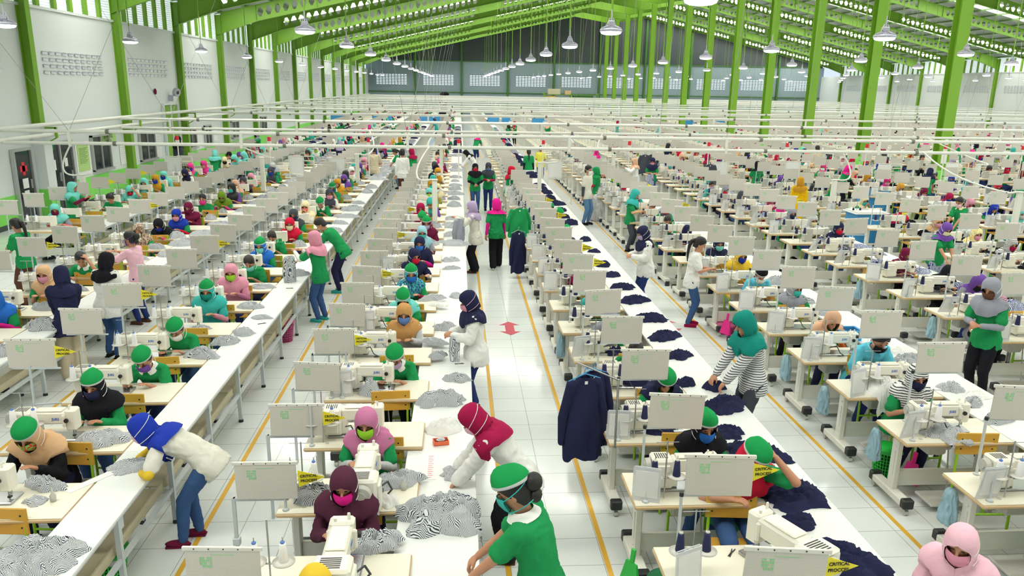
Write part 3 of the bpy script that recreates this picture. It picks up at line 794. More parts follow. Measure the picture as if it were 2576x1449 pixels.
q = MB(); q.cyl((-.32, 0, 0), (-.3, 0, 1.12), .012, .012, 8); q.box(-.46, -.004, 1.085, .0, .012, 1.1); q.cyl((-.32, 0, .7), (.02, .05, .7), .01, .01, 6)
FRAME_L = q.mesh('pole', ['frame_grey'])
q = MB(); q.cyl((0, 0, TZ), (0, 0, 1.19), .012, .012, 8); q.cyl((0, 0, 1.18), (0, 0, 1.21), .016, .016, 8, 1); q.lathe([(.028, TZ), (.02, TZ + .012), (.012, TZ + .02)], 12); q.box(0, -.005, 1.175, .46, .01, 1.19)
FRAME_R = q.mesh('pole', ['frame_grey', 'black_plastic'])
q = MB(); q.cyl((0, 0, TZ), (0, 0, 1.27), .012, .012, 8); q.cyl((0, 0, 1.26), (0, 0, 1.29), .016, .016, 8, 1); q.lathe([(.028, TZ), (.02, TZ + .012), (.012, TZ + .02)], 12); q.box(0, -.005, 1.255, .46, .01, 1.27)
FRAME_H = q.mesh('pole', ['frame_grey', 'black_plastic'])
# small clear sleeve with paper hanging at the left front of a table
q = MB(); q.rbox(-.11, -.004, -.3, .11, .004, 0, .002, 0); q.box(-.09, -.0055, -.26, .09, .0055, -.03, 1)
SLEEVE = q.mesh('sleeve', ['plastic_clear', 'paper'])
q = MB(); q.cyl((0, .0, 0), (0, 0, .30), .008, .008, 6); q.lathe([(.03, 0), (.02, .014), (.01, .02)], 12); q.cyl((-.1, 0, .3), (.1, 0, .3), .005, .005, 5); q.cyl((0, 0, .3), (0, 0, .2), .004, .004, 4)
SLEEVE_POLE = q.mesh('pole', ['frame_grey'])
def paper_holder(x, y, lab, rz, tilt):
    e = empty('paper_holder', (x, y, TZ), rz, lab, 'paper holder', 'paper holders on the tables')
    obj('pole', SLEEVE_POLE, e); s = obj('paper_sleeve', SLEEVE, e); s.location = (0, -.012, .3); s.rotation_euler = (tilt, 0, 0)
def chair(x, y, rz, lab, near):
    if not near:
        o = obj('chair', CHAIR_LO); o.location = (x, y, 0); o.rotation_euler = (0, 0, rz); return tag(o, lab, 'chair', 'work chairs')
    e = empty('chair', (x, y, 0), rz, lab, 'chair', 'work chairs')
    for k, me in CP.items(): obj(k, me, e)
    return e

# long white pass-down tables beside the machine tables
WT = {}
def white_table(x0, x1, y0, y1, lab, TZ=.75):
    key = (round(x1 - x0, 2), round(y1 - y0, 2), TZ)
    W, L = x1 - x0, y1 - y0
    if key not in WT:
        p = {}
        q = MB(); q.rbox(0, 0, TZ - .028, W, L, TZ, .004); p['table_top'] = q.mesh('table_top', ['table_white'])
        q = MB(); q.box(-.02, -.02, .03, .02, .02, TZ - .03); q.box(-.02, .02, .60, .02, .07, TZ - .03); q.box(-.014, .0, .5, .014, .04, .62); p['leg'] = q.mesh('leg', ['frame_grey'])
        q = MB(); q.cyl((0, 0, 0), (0, 0, .035), .03, .025, 10); p['foot'] = q.mesh('foot', ['black_plastic'])
        q = MB(); q.box(-W + .08, -.01, .30, 0, .01, .335); p['cross_bar'] = q.mesh('cross_bar', ['frame_grey'])
        q = MB(); q.box(W - .055, 0, .33, W - .025, L, .37); q.box(W - .05, .0, TZ - .075, W - .03, L, TZ - .03); p['side_rail'] = q.mesh('side_rail', ['frame_grey'])
        q = MB(); q.box(.06, .02, .38, W - .08, L - .02, .395); q.box(W - .1, .02, .395, W - .085, L - .02, .46); p['lower_shelf'] = q.mesh('lower_shelf', ['shelf_board'])
        WT[key] = p
    p = WT[key]
    e = empty('long_table', (x0, y0, 0), 0, lab, 'table', 'long white pass-down tables')
    obj('table_top', p['table_top'], e); obj('side_rail', p['side_rail'], e); obj('lower_shelf', p['lower_shelf'], e)
    n = max(1, round(L / 1.09))
    for i in range(n):
        for xx in (W - .04, .06):
            l = obj('leg', p['leg'], e); l.location = (xx, .06 + i * 1.09, 0); f = obj('foot', p['foot'], l)
        b = obj('cross_bar', p['cross_bar'], e); b.location = (W - .04, .06 + i * 1.09, 0)
    return e

STATIONS = []
YA, YBL, YMAX = 15.0, 36.5, 36.5
for li, L in enumerate(LINES):
    k = 0; y = L['y0']
    while y < YMAX:
        STATIONS.append((li, k, L['x'], y)); k += 1; y = L['y0'] + PITCH * k
FLAGS = {(3, 1): 1, (3, 4): 1, (3, 7): 1, (3, 10): 1, (3, 13): 1, (4, 1): 1, (4, 0): 2, (4, 7): 1, (4, 8): 1, (4, 11): 1, (4, 13): 1, (2, 3): 1, (2, 5): 1, (2, 8): 1, (1, 4): 1, (1, 8): 1, (0, 2): 1, (0, 4): 1, (0, 6): 1, (5, 11): 1, (5, 14): 1, (6, 9): 1, (3, 2): 1}
rs = random.Random(3)
nst = 0
for li, k, x, y in STATIONS:
    a, b_ = xvis(y + 1)
    if x > b_ or x + 1.1 < a: continue
    L = LINES[li]; near = y < YA; mid = y < 24
    where = f'{ordw(k)} from the front, {SHORT[li]}'
    sewing_table(x, y, 'cream sewing table, ' + where, near)
    ax = x + L['dx'] + rs.uniform(-.04, .04); ay = y + .30
    turn = (li, k) in ((3, 0), (3, 1), (4, 1))
    sewing_machine(ax if not turn else ax + .02, ay + (.14 if turn else 0), (PI / 2 + (.45 if li == 4 else 0)) if turn else rs.uniform(-.04, .04), 'white sewing machine, ' + where, near)
    nst += 1
    if y < 26:
        tx, ty = x + .16 + .1 * (li > 3), y + .12 if li > 2 else y + .18
        if turn: tx = x + .18; ty = y + .2
        thread_stand(tx, ty, 'thread stand, ' + where, near, L['th'])
        th = L['th']
        if li == 5 and k > 9: th = 'n'
        if li == 5 and k > 14: th = 'w'
        for i, dx in enumerate((-.09, .09)):
            c = obj('thread_cone', CONE[th]); c.location = (tx + dx, ty, TZ + .196)
            tag(c, ('white' if th == 'w' else 'navy') + (' thread cone, left tray, ' if i == 0 else ' thread cone, right tray, ') + where, 'thread cone', 'thread cones')
    cs = L['cs']
    if not (li == 4 and k == 0 and False):
        sx = {'C': x + .07, 'L': x - .0, 'R': x + (.17 if li == 4 else .28)}[cs]; sy = {'C': y + .06, 'L': y + .1, 'R': y + .5}[cs]
        chart_stand(sx, sy, 'beige chart board, ' + where, near or y < 19, cs if li < 5 else 'H', FLAGS.get((li, k)), rs.uniform(-.03, .06) if cs == 'R' else rs.uniform(-.02, .03))
    if cs == 'R' and y < 24 and rs.random() < .85:
        paper_holder(x + .1, y + .07, 'clear paper sleeve on a short pole, ' + where, rs.uniform(-.5, .5), rs.uniform(-.1, .5))
    elif cs == 'C' and k in (3, 5, 8):
        paper_holder(x + .18, y + .07, 'clear paper sleeve on a short pole, ' + where, rs.uniform(-.2, .2), .1)
# white tables along every line
for li, L in enumerate(LINES):
    x0 = L['x'] + {3: .93}.get(li, 1.075); x1 = L['x'] + {0: 1.47, 1: 1.47, 2: 1.47, 3: 1.54, 4: 1.6}.get(li, 1.65)
    y = L['y0'] - .0; seg = 0
    while y < YMAX + 2:
        a, b_ = xvis(y + 2)
        if a < x1 and x0 < b_:
            white_table(x0, x1, y, y + PITCH * 2 - .004, f'long white table, {ordw(seg)} from the front, {SHORT[li]}', .709 if li == 3 else .75)
        seg += 1; y += PITCH * 2

# ------------------------------------------------------------------ people
def ik(a, b, l1, l2, pole):
    a, b = Vector(a), Vector(b); d = b - a; n = d.length
    if n > (l1 + l2) * .999: b = a + d.normalized() * (l1 + l2) * .999; d = b - a; n = d.length
    u = d / n; c = (l1 * l1 - l2 * l2 + n * n) / (2 * n); h = math.sqrt(max(0, l1 * l1 - c * c))
    p = Vector(pole); p = (p - u * p.dot(u)).normalized()
    return a + u * c + p * h, b
class Pose:
    # faces -y; stands or sits at the origin
    def __init__(s, sit=True, lean=22, curve=14, hp=30, turn=0, side=0, hands=None, feet=None, pel=None, grip=.5, elb=((-.55, .5, -1), (.55, .5, -1))):
        s.sit = sit
        s.pel = Vector(pel or ((0, 0, .52) if sit else (0, 0, .86)))
        a1, a2 = R(lean - curve / 2), R(lean + curve / 2)
        d1 = Vector((R(side), -math.sin(a1), math.cos(a1))).normalized(); d2 = Vector((R(side) * 1.3, -math.sin(a2), math.cos(a2))).normalized()
        s.waist = s.pel + d1 * .17; s.chest = s.waist + d1 * .06 + d2 * .10; s.neck = s.chest + d2 * .16
        s.d1, s.d2 = d1, d2
        hd = Vector((0, -math.sin(R(lean * .9 + hp * .45)), math.cos(R(lean * .9 + hp * .45))))
        s.head = s.neck + hd * .155
        M3 = Matrix.Rotation(R(turn), 3, 'Z') @ Matrix.Rotation(-R(hp + lean * .35), 3, 'X')
        M3 = Matrix.Rotation(R(turn), 3, 'Z') @ Matrix.Rotation(R(hp + lean * .35), 3, 'X')
        # rotating about +x by +a tips the -y forward axis downwards
        s.hm = M3
        s.sh = [s.neck - d2 * .045 + Vector((sx * .148, 0, 0)) for sx in (-1, 1)]
        hands = hands or ((-.12, -.40, .79), (.12, -.40, .79))
        s.el = []; s.wr = []; s.hd = hands
        for i in (0, 1):
            tgt = Vector(hands[i])
            e, w_ = ik(s.sh[i], tgt, .265, .235, elb[i]); s.el.append(e); s.wr.append(w_)
        s.hip = [s.pel + Vector((sx * .085, 0, -.02)) for sx in (-1, 1)]
        if feet is None: feet = ((-.12, -.28, .07), (.12, -.30, .07)) if sit else ((-.09, .02, .07), (.09, -.02, .07))
        s.kn = []; s.an = []
        for i in (0, 1):
            k, a = ik(s.hip[i], feet[i], .41, .39, (0, -1, .5 if sit else 0)); s.kn.append(k); s.an.append(a)
        s.grip = grip
        # the carried direction of each hand follows the forearm
def cone(q, a, b, ra, rb, n=10):
    a, b = Vector(a), Vector(b)
    q.cyl(a, b, ra, rb, n); q.ell(a, (ra,) * 3, n, 6); q.ell(b, (rb,) * 3, n, 6)
def torso(q, P, g, hem=0, flare=0):
    # elliptical slices along the spine, closed
    ring = [(P.pel - P.d1 * (.09 + hem), .150 + g + flare, .108 + g + flare), (P.pel + P.d1 * .0, .158 + g + flare * .6, .115 + g + flare * .6), (P.pel + P.d1 * .10, .138 + g, .100 + g), (P.waist, .130 + g, .095 + g),
            (P.chest, .150 + g, .108 + g), (P.neck - P.d2 * .06, .160 + g, .098 + g), (P.neck - P.d2 * .015, .115 + g, .075 + g), (P.neck + P.d2 * .015, .055 + g * .6, .055 + g * .6)]
    n = 18; vs = []
    for i, (c, rx, ry) in enumerate(ring):
        d = P.d1 if i < 4 else P.d2
        f = Vector((0, -1, 0)); f = (f - d * f.dot(d)).normalized(); x = d.cross(f)
        for k in range(n):
            t = 2 * PI * k / n; vs.append(c + x * (rx * math.cos(t)) + f * (ry * math.sin(t)))
    fs = [(k * n + i, (k + 1) * n + i, (k + 1) * n + (i + 1) % n, k * n + (i + 1) % n) for k in range(len(ring) - 1) for i in range(n)]
    fs += [tuple(range(n)), tuple(range((len(ring) - 1) * n, len(ring) * n))[::-1]]
    q.add(vs, fs, 0, True)
def hand(q, w_, d, i, grip, fine=True):
    d = Vector(d).normalized(); up = Vector((0, 0, 1)); sgn = -1 if i == 0 else 1
    s_ = d.cross(up)
    if s_.length < .2: s_ = Vector((1, 0, 0))
    s_.normalize(); s_ = s_ * (-1 if s_.x * sgn > 0 else 1)       # thumb side points to the body's middle
    nrm = s_.cross(d).normalized()
    if nrm.z > 0: nrm = -nrm                                      # palm side
    rot = Matrix((s_, d, nrm)).transposed()
    q.ell(w_ + d * .045, (.040, .050, .018), 10, 6, 0, None, rot)
    if not fine:
        q.ell(w_ + d * .10 + nrm * .01, (.034, .045, .015), 8, 5, 0, None, rot); return
    for k, ln in enumerate((.062, .072, .068, .052)):
        b0 = w_ + d * .078 + s_ * (.027 - .018 * k)
        b1 = b0 + (d * math.cos(grip * .7) + nrm * math.sin(grip * .7) + s_ * (.10 - .07 * k)).normalized() * ln * .55
        b2 = b1 + (d * math.cos(grip * 1.7) + nrm * math.sin(grip * 1.7)) * ln * .5
        q.cyl(b0, b1, .0095, .009, 6); q.ell(b1, (.009,) * 3, 6, 4); q.cyl(b1, b2, .009, .0075, 6); q.ell(b2, (.0075,) * 3, 6, 4)
    t0 = w_ + d * .03 + s_ * .034; t1 = t0 + (d * .7 + s_ * .6 + nrm * .35).normalized() * .036; t2 = t1 + (d * .95 + nrm * .4).normalized() * .028
    q.cyl(t0, t1, .012, .0105, 6); q.ell(t1, (.0105,) * 3, 6, 4); q.cyl(t1, t2, .0105, .0085, 6); q.ell(t2, (.0085,) * 3, 6, 4)
def body_mb(P, fine=True):
    q = MB(); torso(q, P, -.012)
    q.cyl(P.neck - P.d2 * .02, P.head, .052, .05, 12)
    hp = lambda x, f, u: P.head + P.hm @ Vector((x, -f, u))
    q.ell(P.head + P.hm @ Vector((0, .005, .02)), (.074, .092, .10), 16, 12, 0, None, P.hm); q.ell(hp(0, .022, -.05), (.056, .062, .062), 14, 8, 0, None, P.hm)
    if fine:
        q.cyl(hp(0, .083, .02), hp(0, .108, -.022), .009, .014, 8); q.ell(hp(0, .104, -.022), (.016, .012, .011), 8, 5)
        q.ell(hp(0, .083, -.062), (.024, .010, .008), 8, 5, 0, None, P.hm); q.ell(hp(0, .074, -.095), (.02, .016, .014), 8, 5)
        for sx in (-1, 1):
            q.ell(hp(sx * .076, -.01, -.01), (.012, .022, .032), 8, 5, 0, None, P.hm); q.ell(hp(sx * .03, .078, .035), (.026, .012, .008), 8, 4, 0, None, P.hm)
    for i in (0, 1):
        q.ell(P.sh[i], (.052,) * 3, 10, 6); cone(q, P.sh[i], P.el[i], .045, .037); cone(q, P.el[i], P.wr[i], .037, .024)
        hand(q, P.wr[i], P.wr[i] - P.el[i], i, P.grip, fine)
        cone(q, P.hip[i], P.kn[i], .076, .05); cone(q, P.kn[i], P.an[i], .048, .032)
        q.ell(P.an[i] + Vector((0, -.05, -.04)), (.036, .09, .028), 10, 6)
    return q
def shirt_mb(P, sleeve='short', hem=.045, flare=.022, ex=0.0):
    q = MB(); torso(q, P, .008, hem, flare)
    for i in (0, 1):
        q.ell(P.sh[i], (.060,) * 3, 10, 6)
        e = P.el[i]
        if sleeve == 'short': cone(q, P.sh[i], P.sh[i].lerp(e, .72), .058, .066)
        else: cone(q, P.sh[i], e, .059 + ex, .054 + ex); cone(q, e, e.lerp(P.wr[i], .93), .054 + ex, .040 + ex)
    return q
def cuffs_mb(P):
    q = MB()
    for i in (0, 1):
        a = P.sh[i].lerp(P.el[i], .5); cone(q, a, P.el[i], .048, .045); cone(q, P.el[i], P.el[i].lerp(P.wr[i], .95), .045, .033)
    return q
def trousers_mb(P, wide=0):
    q = MB(); q.ell(P.pel, (.146, .100, .11), 16, 8)
    for i in (0, 1): cone(q, P.hip[i], P.kn[i], .092, .066 + wide); cone(q, P.kn[i], P.kn[i].lerp(P.an[i], .96), .066 + wide, .046 + wide * 1.6)
    return q
def shoe_me(P, i):
    q = MB(); a = P.an[i]; z = a.z
    q.ell(a + Vector((0, -.055, -.038)), (.043, .115, .034), 12, 8); q.rbox(a.x - .04, a.y - .16, z - .07, a.x + .04, a.y + .055, z - .052, .006)
    return q
def rings(q, rs_, N=28, seam=True, fold=0.0, fk=9, mi=0):
    # rs_: (centre, matrix, rx, rfront, rback, open half angle deg)
    vs = []; V = len(rs_)
    for j, (c, m3, rx, rf, rb, op) in enumerate(rs_):
        for k in range(N + 1):
            t = R(op) + (2 * PI - 2 * R(op)) * k / N                  # 0 = forward (-y)
            ff = fold * (j / V) ** 2
            f_ = 1 + ff * math.sin(fk * t + j * .35) + ff * .5 * math.sin(fk * 1.7 * t + 1)
            cs = math.cos(t); r_ = rf if cs > 0 else rb
            vs.append(Vector(c) + m3 @ Vector((rx * math.sin(t) * f_, -r_ * cs * f_, 0)))
    fs = []
    for j in range(V - 1):
        for k in range(N): a = j * (N + 1) + k; fs.append((a, a + 1, a + N + 2, a + N + 1))
    q.add(vs, fs, mi, True)
    return q
I3 = Matrix.Identity(3)
def headrings(P, sc=1.0, upto=99):
    H = [(.142, .0005, .0005, .0005, 0), (.137, .04, .04, .045, 0), (.120, .067, .075, .08, 0), (.095, .082, .093, .098, 0), (.070, .089, .100, .105, 0), (.057, .091, .103, .107, 14), (.035, .093, .104, .108, 37), (.0, .093, .103, .108, 48),
         (-.04, .090, .100, .106, 49), (-.08, .082, .096, .100, 42), (-.105, .076, .092, .096, 20), (-.118, .074, .090, .094, 0)]
    return [(P.head + P.hm @ Vector((0, .004, h)), P.hm, rx * sc, rf * sc, rb * sc, op) for h, rx, rf, rb, op in H if h > upto * -1]
def hijab_mb(P, long=True, N=30, mid=False):
    q = MB(); r_ = headrings(P, 1.09, 99)
    fold = .03
    nk = P.neck
    m2 = Matrix(((1, 0, 0), (0, P.d2.z, P.d2.y), (0, -P.d2.y, P.d2.z))) if True else I3
    # frame whose z is the spine direction
    zz = P.d2; yy = Vector((0, 1, 0)); yy = (yy - zz * yy.dot(zz)).normalized(); xx = yy.cross(zz)
    ms = Matrix((xx, yy, zz)).transposed()
    mid = P.head.lerp(nk, .75)
    r_.append((mid + zz * .0, ms, .085, .100, .090, 0))
    if not long:
        r_.append((nk + zz * .0, ms, .098, .112, .095, 0)); r_.append((nk - zz * .03, ms, .118, .128, .105, 0)); r_.append((nk - zz * .06, ms, .130, .134, .108, 0))
        return rings(q, r_, N, fold=.05)
    r_.append((nk - zz * .005, ms, .125, .118, .108, 0))
    r_.append((nk - zz * .03, ms, .208, .142, .134, 0))
    r_.append((nk - zz * .075, ms, .258, .165, .155, 0))
    if mid:
        del r_[-1]; del r_[-1]; c0 = nk - zz * .03
        n0 = len(q.v)
        r_.append((nk - zz * .02, ms, .160, .136, .126, 0)); r_.append((nk - zz * .05, ms, .182, .150, .140, 0)); r_.append((nk - zz * .085, ms, .184, .163, .150, 0)); r_.append((nk - zz * .125, ms, .180, .172, .156, 0)); r_.append((nk - zz * .165, ms, .172, .176, .158, 0))
        rings(q, r_, N, fold=fold)
        V = len(r_)
        for j in range(V - 3, V):
            for k in range(N + 1):
                t = 2 * PI * k / N; i_ = j * (N + 1) + k; sd = 1 - abs(math.cos(t)) ** .8
                q.v[i_] = q.v[i_] + zz * (.04 * (j - (V - 4))) * sd
        return q
    if long:
        # hem hangs from the shoulders straight down
        down = (zz * .6 + Vector((0, 0, .4))).normalized()
        r_.append((nk - zz * .08 - down * .06, ms, .262, .175, .160, 0)); r_.append((nk - zz * .08 - down * .13, ms, .268, .185, .168, 0)); r_.append((nk - zz * .08 - down * .18, ms, .270, .190, .172, 0))
    else:
        pass
    rings(q, r_, N, fold=fold)
    return q
def hair_mb(P, style):
    q = MB()
    H = [(.146, .0005, .0005, .0005, 0), (.142, .04, .04, .045, 0), (.125, .066, .07, .08, 0), (.100, .080, .09, .10, 0), (.07, .086, .098, .108, 20), (.045, .087, .098, .110, 52), (.0, .086, .094, .110, 84), (-.04, .08, .09, .106, 100), (-.075, .07, .08, .095, 112)]
    rings(q, [(P.head + P.hm @ Vector((0, .004, h)), P.hm, rx, rf, rb, op) for h, rx, rf, rb, op in H], 26)
    hp = lambda x, b, u: P.head + P.hm @ Vector((x, b, u))
    if style == 'tail':
        pts = [hp(0, .11, .05), hp(0, .15, .0), hp(0, .15, -.09)]
        e = pts[-1] + Vector((0, .02, -.14)); pts.append(e); pts.append(e + Vector((0, 0, -.14)))
        rr = [.026, .034, .03, .024, .008]
        for a, b_, ra, rb in zip(pts[:-1], pts[1:], rr[:-1], rr[1:]): cone(q, a, b_, ra, rb, 8)
    if style == 'bun':
        q.ell(hp(0, .13, .03), (.055, .05, .062), 12, 8); q.ell(hp(.01, .11, -.05), (.045, .035, .05), 10, 6)
    return q
def cap_mb(P):
    q = MB(); mk = lambda h, rx, rf, rb, s_=0: (P.head + P.hm @ Vector((0, .006 + s_, h)), P.hm, rx, rf, rb, 0)
    rings(q, [mk(.182, .0005, .0005, .0005, .01), mk(.180, .006, .045, .045, .01), mk(.165, .040, .075, .07, .008), mk(.14, .076, .094, .094), mk(.11, .097, .108, .112), mk(.085, .103, .114, .117)], 26)
    b_ = MB(); rings(b_, [mk(.085, .1035, .1145, .1175), mk(.082, .105, .116, .119), mk(.070, .1055, .1165, .1195), mk(.066, .104, .115, .118)], 26)
    return q, b_
def mask_mb(P):
    q = MB(); vs = []; N = 14; rows = [(-.012, .084, .110), (-.03, .088, .121), (-.055, .087, .122), (-.085, .082, .112), (-.118, .068, .090)]
    for h, rx, rf in rows:
        for k in range(N + 1):
            t = R(-62 + 124 * k / N); b_ = .010 * math.exp(-(t / .35) ** 2) if h > -.06 else 0
            vs.append(P.head + P.hm @ Vector((rx * math.sin(t), -(rf * math.cos(t) ** .9) - b_, h + (.012 * math.cos(t) if h == -.012 else 0))))
    fs = [(j * (N + 1) + k, j * (N + 1) + k + 1, (j + 1) * (N + 1) + k + 1, (j + 1) * (N + 1) + k) for j in range(len(rows) - 1) for k in range(N)]
    q.add(vs, fs, 0, True)
    s_ = MB()
    for sx in (-1, 1):
        for h0, h1 in ((-.01, .085), (-.09, -.045)):
            pts = []
            for i in range(8):
                u = i / 7; t = R(62 + 118 * u); h = h0 + (h1 - h0) * u
                pts.append(P.head + P.hm @ Vector((sx * .1045 * math.sin(t), -.119 * math.cos(t), h)))
            s_.tube(pts, .0032, 5)
    return q, s_
def collar_mb(P):
    q = MB(); zz = P.d2; yy = Vector((0, 1, 0)); yy = (yy - zz * yy.dot(zz)).normalized(); xx = yy.cross(zz); ms = Matrix((xx, yy, zz)).transposed()
    rings(q, [(P.neck + zz * .035, ms, .064, .066, .064, 14), (P.neck + zz * .015, ms, .085, .088, .078, 18), (P.neck - zz * .012, ms, .112, .105, .095, 24)], 20)
    return q
def eyes_mb(P):
    q = MB(); hp = lambda x, f, u: P.head + P.hm @ Vector((x, -f, u))
    for sx in (-1, 1):
        q.ell(hp(sx * .03, .083, .018), (.014, .006, .006), 8, 5, 0, None, P.hm); q.ell(hp(sx * .031, .085, .046), (.017, .003, .003), 8, 4, 0, None, P.hm)
    return q
POSES = {
    'sew': Pose(True, 20, 16, 6, hands=((-.12, -.38, .80), (.11, -.38, .80))),
    'bend': Pose(True, 30, 20, 22, hands=((-.16, -.46, .79), (.10, -.44, .79))),
    'wide': Pose(True, 24, 14, 14, turn=-10, hands=((-.02, -.40, .80), (.26, -.38, .79)), elb=((-1, .2, -.3), (1, .2, .1))),
    'left': Pose(True, 16, 10, 6, turn=-28, side=-4, hands=((-.24, -.32, .80), (.06, -.40, .80))),
    'right': Pose(True, 18, 12, 8, turn=26, side=4, hands=((-.05, -.38, .80), (.27, -.34, .80))),
    'think': Pose(True, 24, 14, 22, turn=34, side=5, hands=((-.1, -.36, .79), (.19, -.34, 1.13)), elb=((-1, .3, -.6), (.8, -.2, -1)), grip=1.0),
    'hold': Pose(True, 12, 8, 10, hands=((-.05, -.30, 1.0), (.06, -.31, 1.0)), grip=.9),
    'stand': Pose(False, 2, 2, 4, hands=((-.22, .0, .74), (.22, .0, .74)), elb=((-.2, 1, 0), (.2, 1, 0)), grip=.4),
    'walk': Pose(False, 4, 2, 6, hands=((-.20, -.14, .80), (.24, .08, .74)), feet=((-.07, -.16, .07), (.07, .16, .09)), elb=((-.2, 1, 0), (.2, 1, 0)), grip=.4),
    'clasp': Pose(False, 2, 4, 10, hands=((-.03, -.19, .98), (.04, -.20, .97)), elb=((-1, .3, -.4), (1, .3, -.4)), grip=1.1),
    'read': Pose(False, 6, 8, 20, hands=((-.06, -.30, 1.08), (.05, -.30, 1.06)), elb=((-.7, .4, -1), (.7, .4, -1)), grip=.8),
    'lookdown': Pose(False, 12, 12, 22, hands=((-.08, -.40, .90), (.10, -.38, .88)), elb=((-.7, .5, -1), (.7, .5, -1)), grip=.7),
    'stoop': Pose(False, 58, 26, 8, hands=((-.13, -.56, .80), (.14, -.44, .79)), feet=((-.09, -.06, .07), (.09, -.16, .07)), pel=(0, .10, .82), elb=((-1, .3, -.2), (1, .3, -.2)), grip=.5),
    'lean': Pose(False, 36, 18, 30, hands=((-.14, -.52, .79), (.10, -.50, .79)), pel=(0, .05, .85), grip=.5),
    'raise': Pose(False, 6, 4, 8, hands=((-.12, -.40, 1.24), (.10, -.42, 1.26)), elb=((-.8, -.1, -1), (.8, -.1, -1)), grip=.9),
    'aside': Pose(False, 4, 4, 6, turn=-38, hands=((-.10, -.22, .88), (.10, -.20, .86)), elb=((-1, .5, -.3), (1, .5, -.3)), grip=.7),
}
def hij_wr(me, P, cape=False):
    # folds grow from the crown down to the hem
    me.update(); ns = [v.normal.copy() for v in me.vertices]
    for v, n in zip(me.vertices, ns):
        d = max(0.0, min(1.0, (P.head.z + .06 - v.co.z) / .22)); p = v.co - P.neck
        ang = math.atan2(p.x, -p.y)
        f = .35 + noise.noise(Vector((ang * 2.6, v.co.z * 3, 3.3))) + .6 * noise.noise(Vector((ang * 5.5, v.co.z * 9, 7.7)))
        v.co += n * (f * (.003 + .022 * d)) * (1 if n.dot(v.co - P.neck) > 0 else -1)
    rr = {'cape': .097, 'hijab_short': .090}.get(cape, .078); ka = 1.06 if cape == 'cape' else 1.0
    # keep the cloth outside the shoulders, sleeves and chest
    zz = P.d2; yy = Vector((0, 1, 0)); yy = (yy - zz * yy.dot(zz)).normalized()
    for v in me.vertices:
        c = v.co; t = (c - P.neck).dot(zz)
        if (c - P.head).length < .13: continue
        if t < .0:
            x = c.x - P.neck.x; y = (c - P.neck).dot(yy)
            a, b_ = (.188 * ka, .142 * ka) if t < -.05 else (.188 * ka * min(1, .62 - t * 7.6), .142 * ka * min(1, .62 - t * 7.6))
            r = math.sqrt((x / a) ** 2 + (y / b_) ** 2)
            if 1e-4 < r < 1: c = c + Vector((x, 0, 0)) * (1 / r - 1) + yy * (y * (1 / r - 1))
        for i in (0, 1):
            s0 = P.sh[i]; s1 = P.sh[i].lerp(P.el[i], .9); dd = s1 - s0; u = max(0, min(1, (c - s0).dot(dd) / dd.length_squared)); q = s0 + dd * u; e = c - q
            if e.length < rr: c = q + e.normalized() * rr
        v.co = c
PM = {}
def pm(pose, part):
    key = (pose, part)
    if key in PM: return PM[key]
    P = POSES[pose]
    if part == 'body': me = remesh(body_mb(P), .0085, 1, 'body')
    elif part == 'short': me = remesh(shirt_mb(P, 'short'), .014, 3, 'shirt')
    elif part == 'long': me = remesh(shirt_mb(P, 'long', .06, .02), .014, 3, 'shirt')
    elif part == 'blouse': me = remesh(shirt_mb(P, 'long', .10, .045, .012), .014, 3, 'blouse')
    elif part == 'cuffs': me = remesh(cuffs_mb(P), .012, 2, 'undersleeves')
    elif part == 'trousers': me = remesh(trousers_mb(P), .015, 3, 'trousers')
    elif part == 'wide': me = remesh(trousers_mb(P, .022), .015, 3, 'trousers')
    elif part in ('shoe0', 'shoe1'): me = shoe_me(P, int(part[-1])).mesh('shoe')
    elif part == 'hijab': me = hijab_mb(P, True, 36, True).mesh('hijab')
    elif part == 'cape': me = hijab_mb(P, True).mesh('hijab')
    elif part == 'hijab_short': me = hijab_mb(P, False).mesh('hijab')
    elif part in ('hair', 'tail', 'bun'): me = hair_mb(P, part).mesh('hair')
    elif part == 'cap': me = cap_mb(P)[0].mesh('cap')
    elif part == 'band': me = cap_mb(P)[1].mesh('cap_band')
    elif part == 'mask': me = mask_mb(P)[0].mesh('face_mask')
    elif part == 'strap': me = mask_mb(P)[1].mesh('mask_strap')
    elif part == 'collar': me = collar_mb(P).mesh('collar')
    elif part == 'badge':
        q = MB(); q.ell(P.chest + Vector((.075, 0, .02)) + (Vector((0, -1, 0)) - P.d2 * Vector((0, -1, 0)).dot(P.d2)).normalized() * .112, (.016, .008, .016), 10, 6); me = q.mesh('badge')
    elif part == 'eyes': me = eyes_mb(P).mesh('eyes')
    if not me.materials: me.materials.append(M['skin'])
    if part in ('short', 'long'): wrinkle(me, .007, 13, len(pose))
    if part == 'blouse': wrinkle(me, .010, 11, len(pose))
    if part in ('trousers', 'wide'): wrinkle(me, .004, 10)
    if part == 'cuffs': wrinkle(me, .003, 16)
    if part in ('hijab', 'hijab_short', 'cape'): hij_wr(me, P, part)
    if part in ('hijab', 'hijab_short', 'cap', 'band', 'mask', 'collar', 'hair', 'bun', 'tail'):
        pass
    PM[key] = me
    return me
def cl(c): return c if c in M else 'cloth_' + c
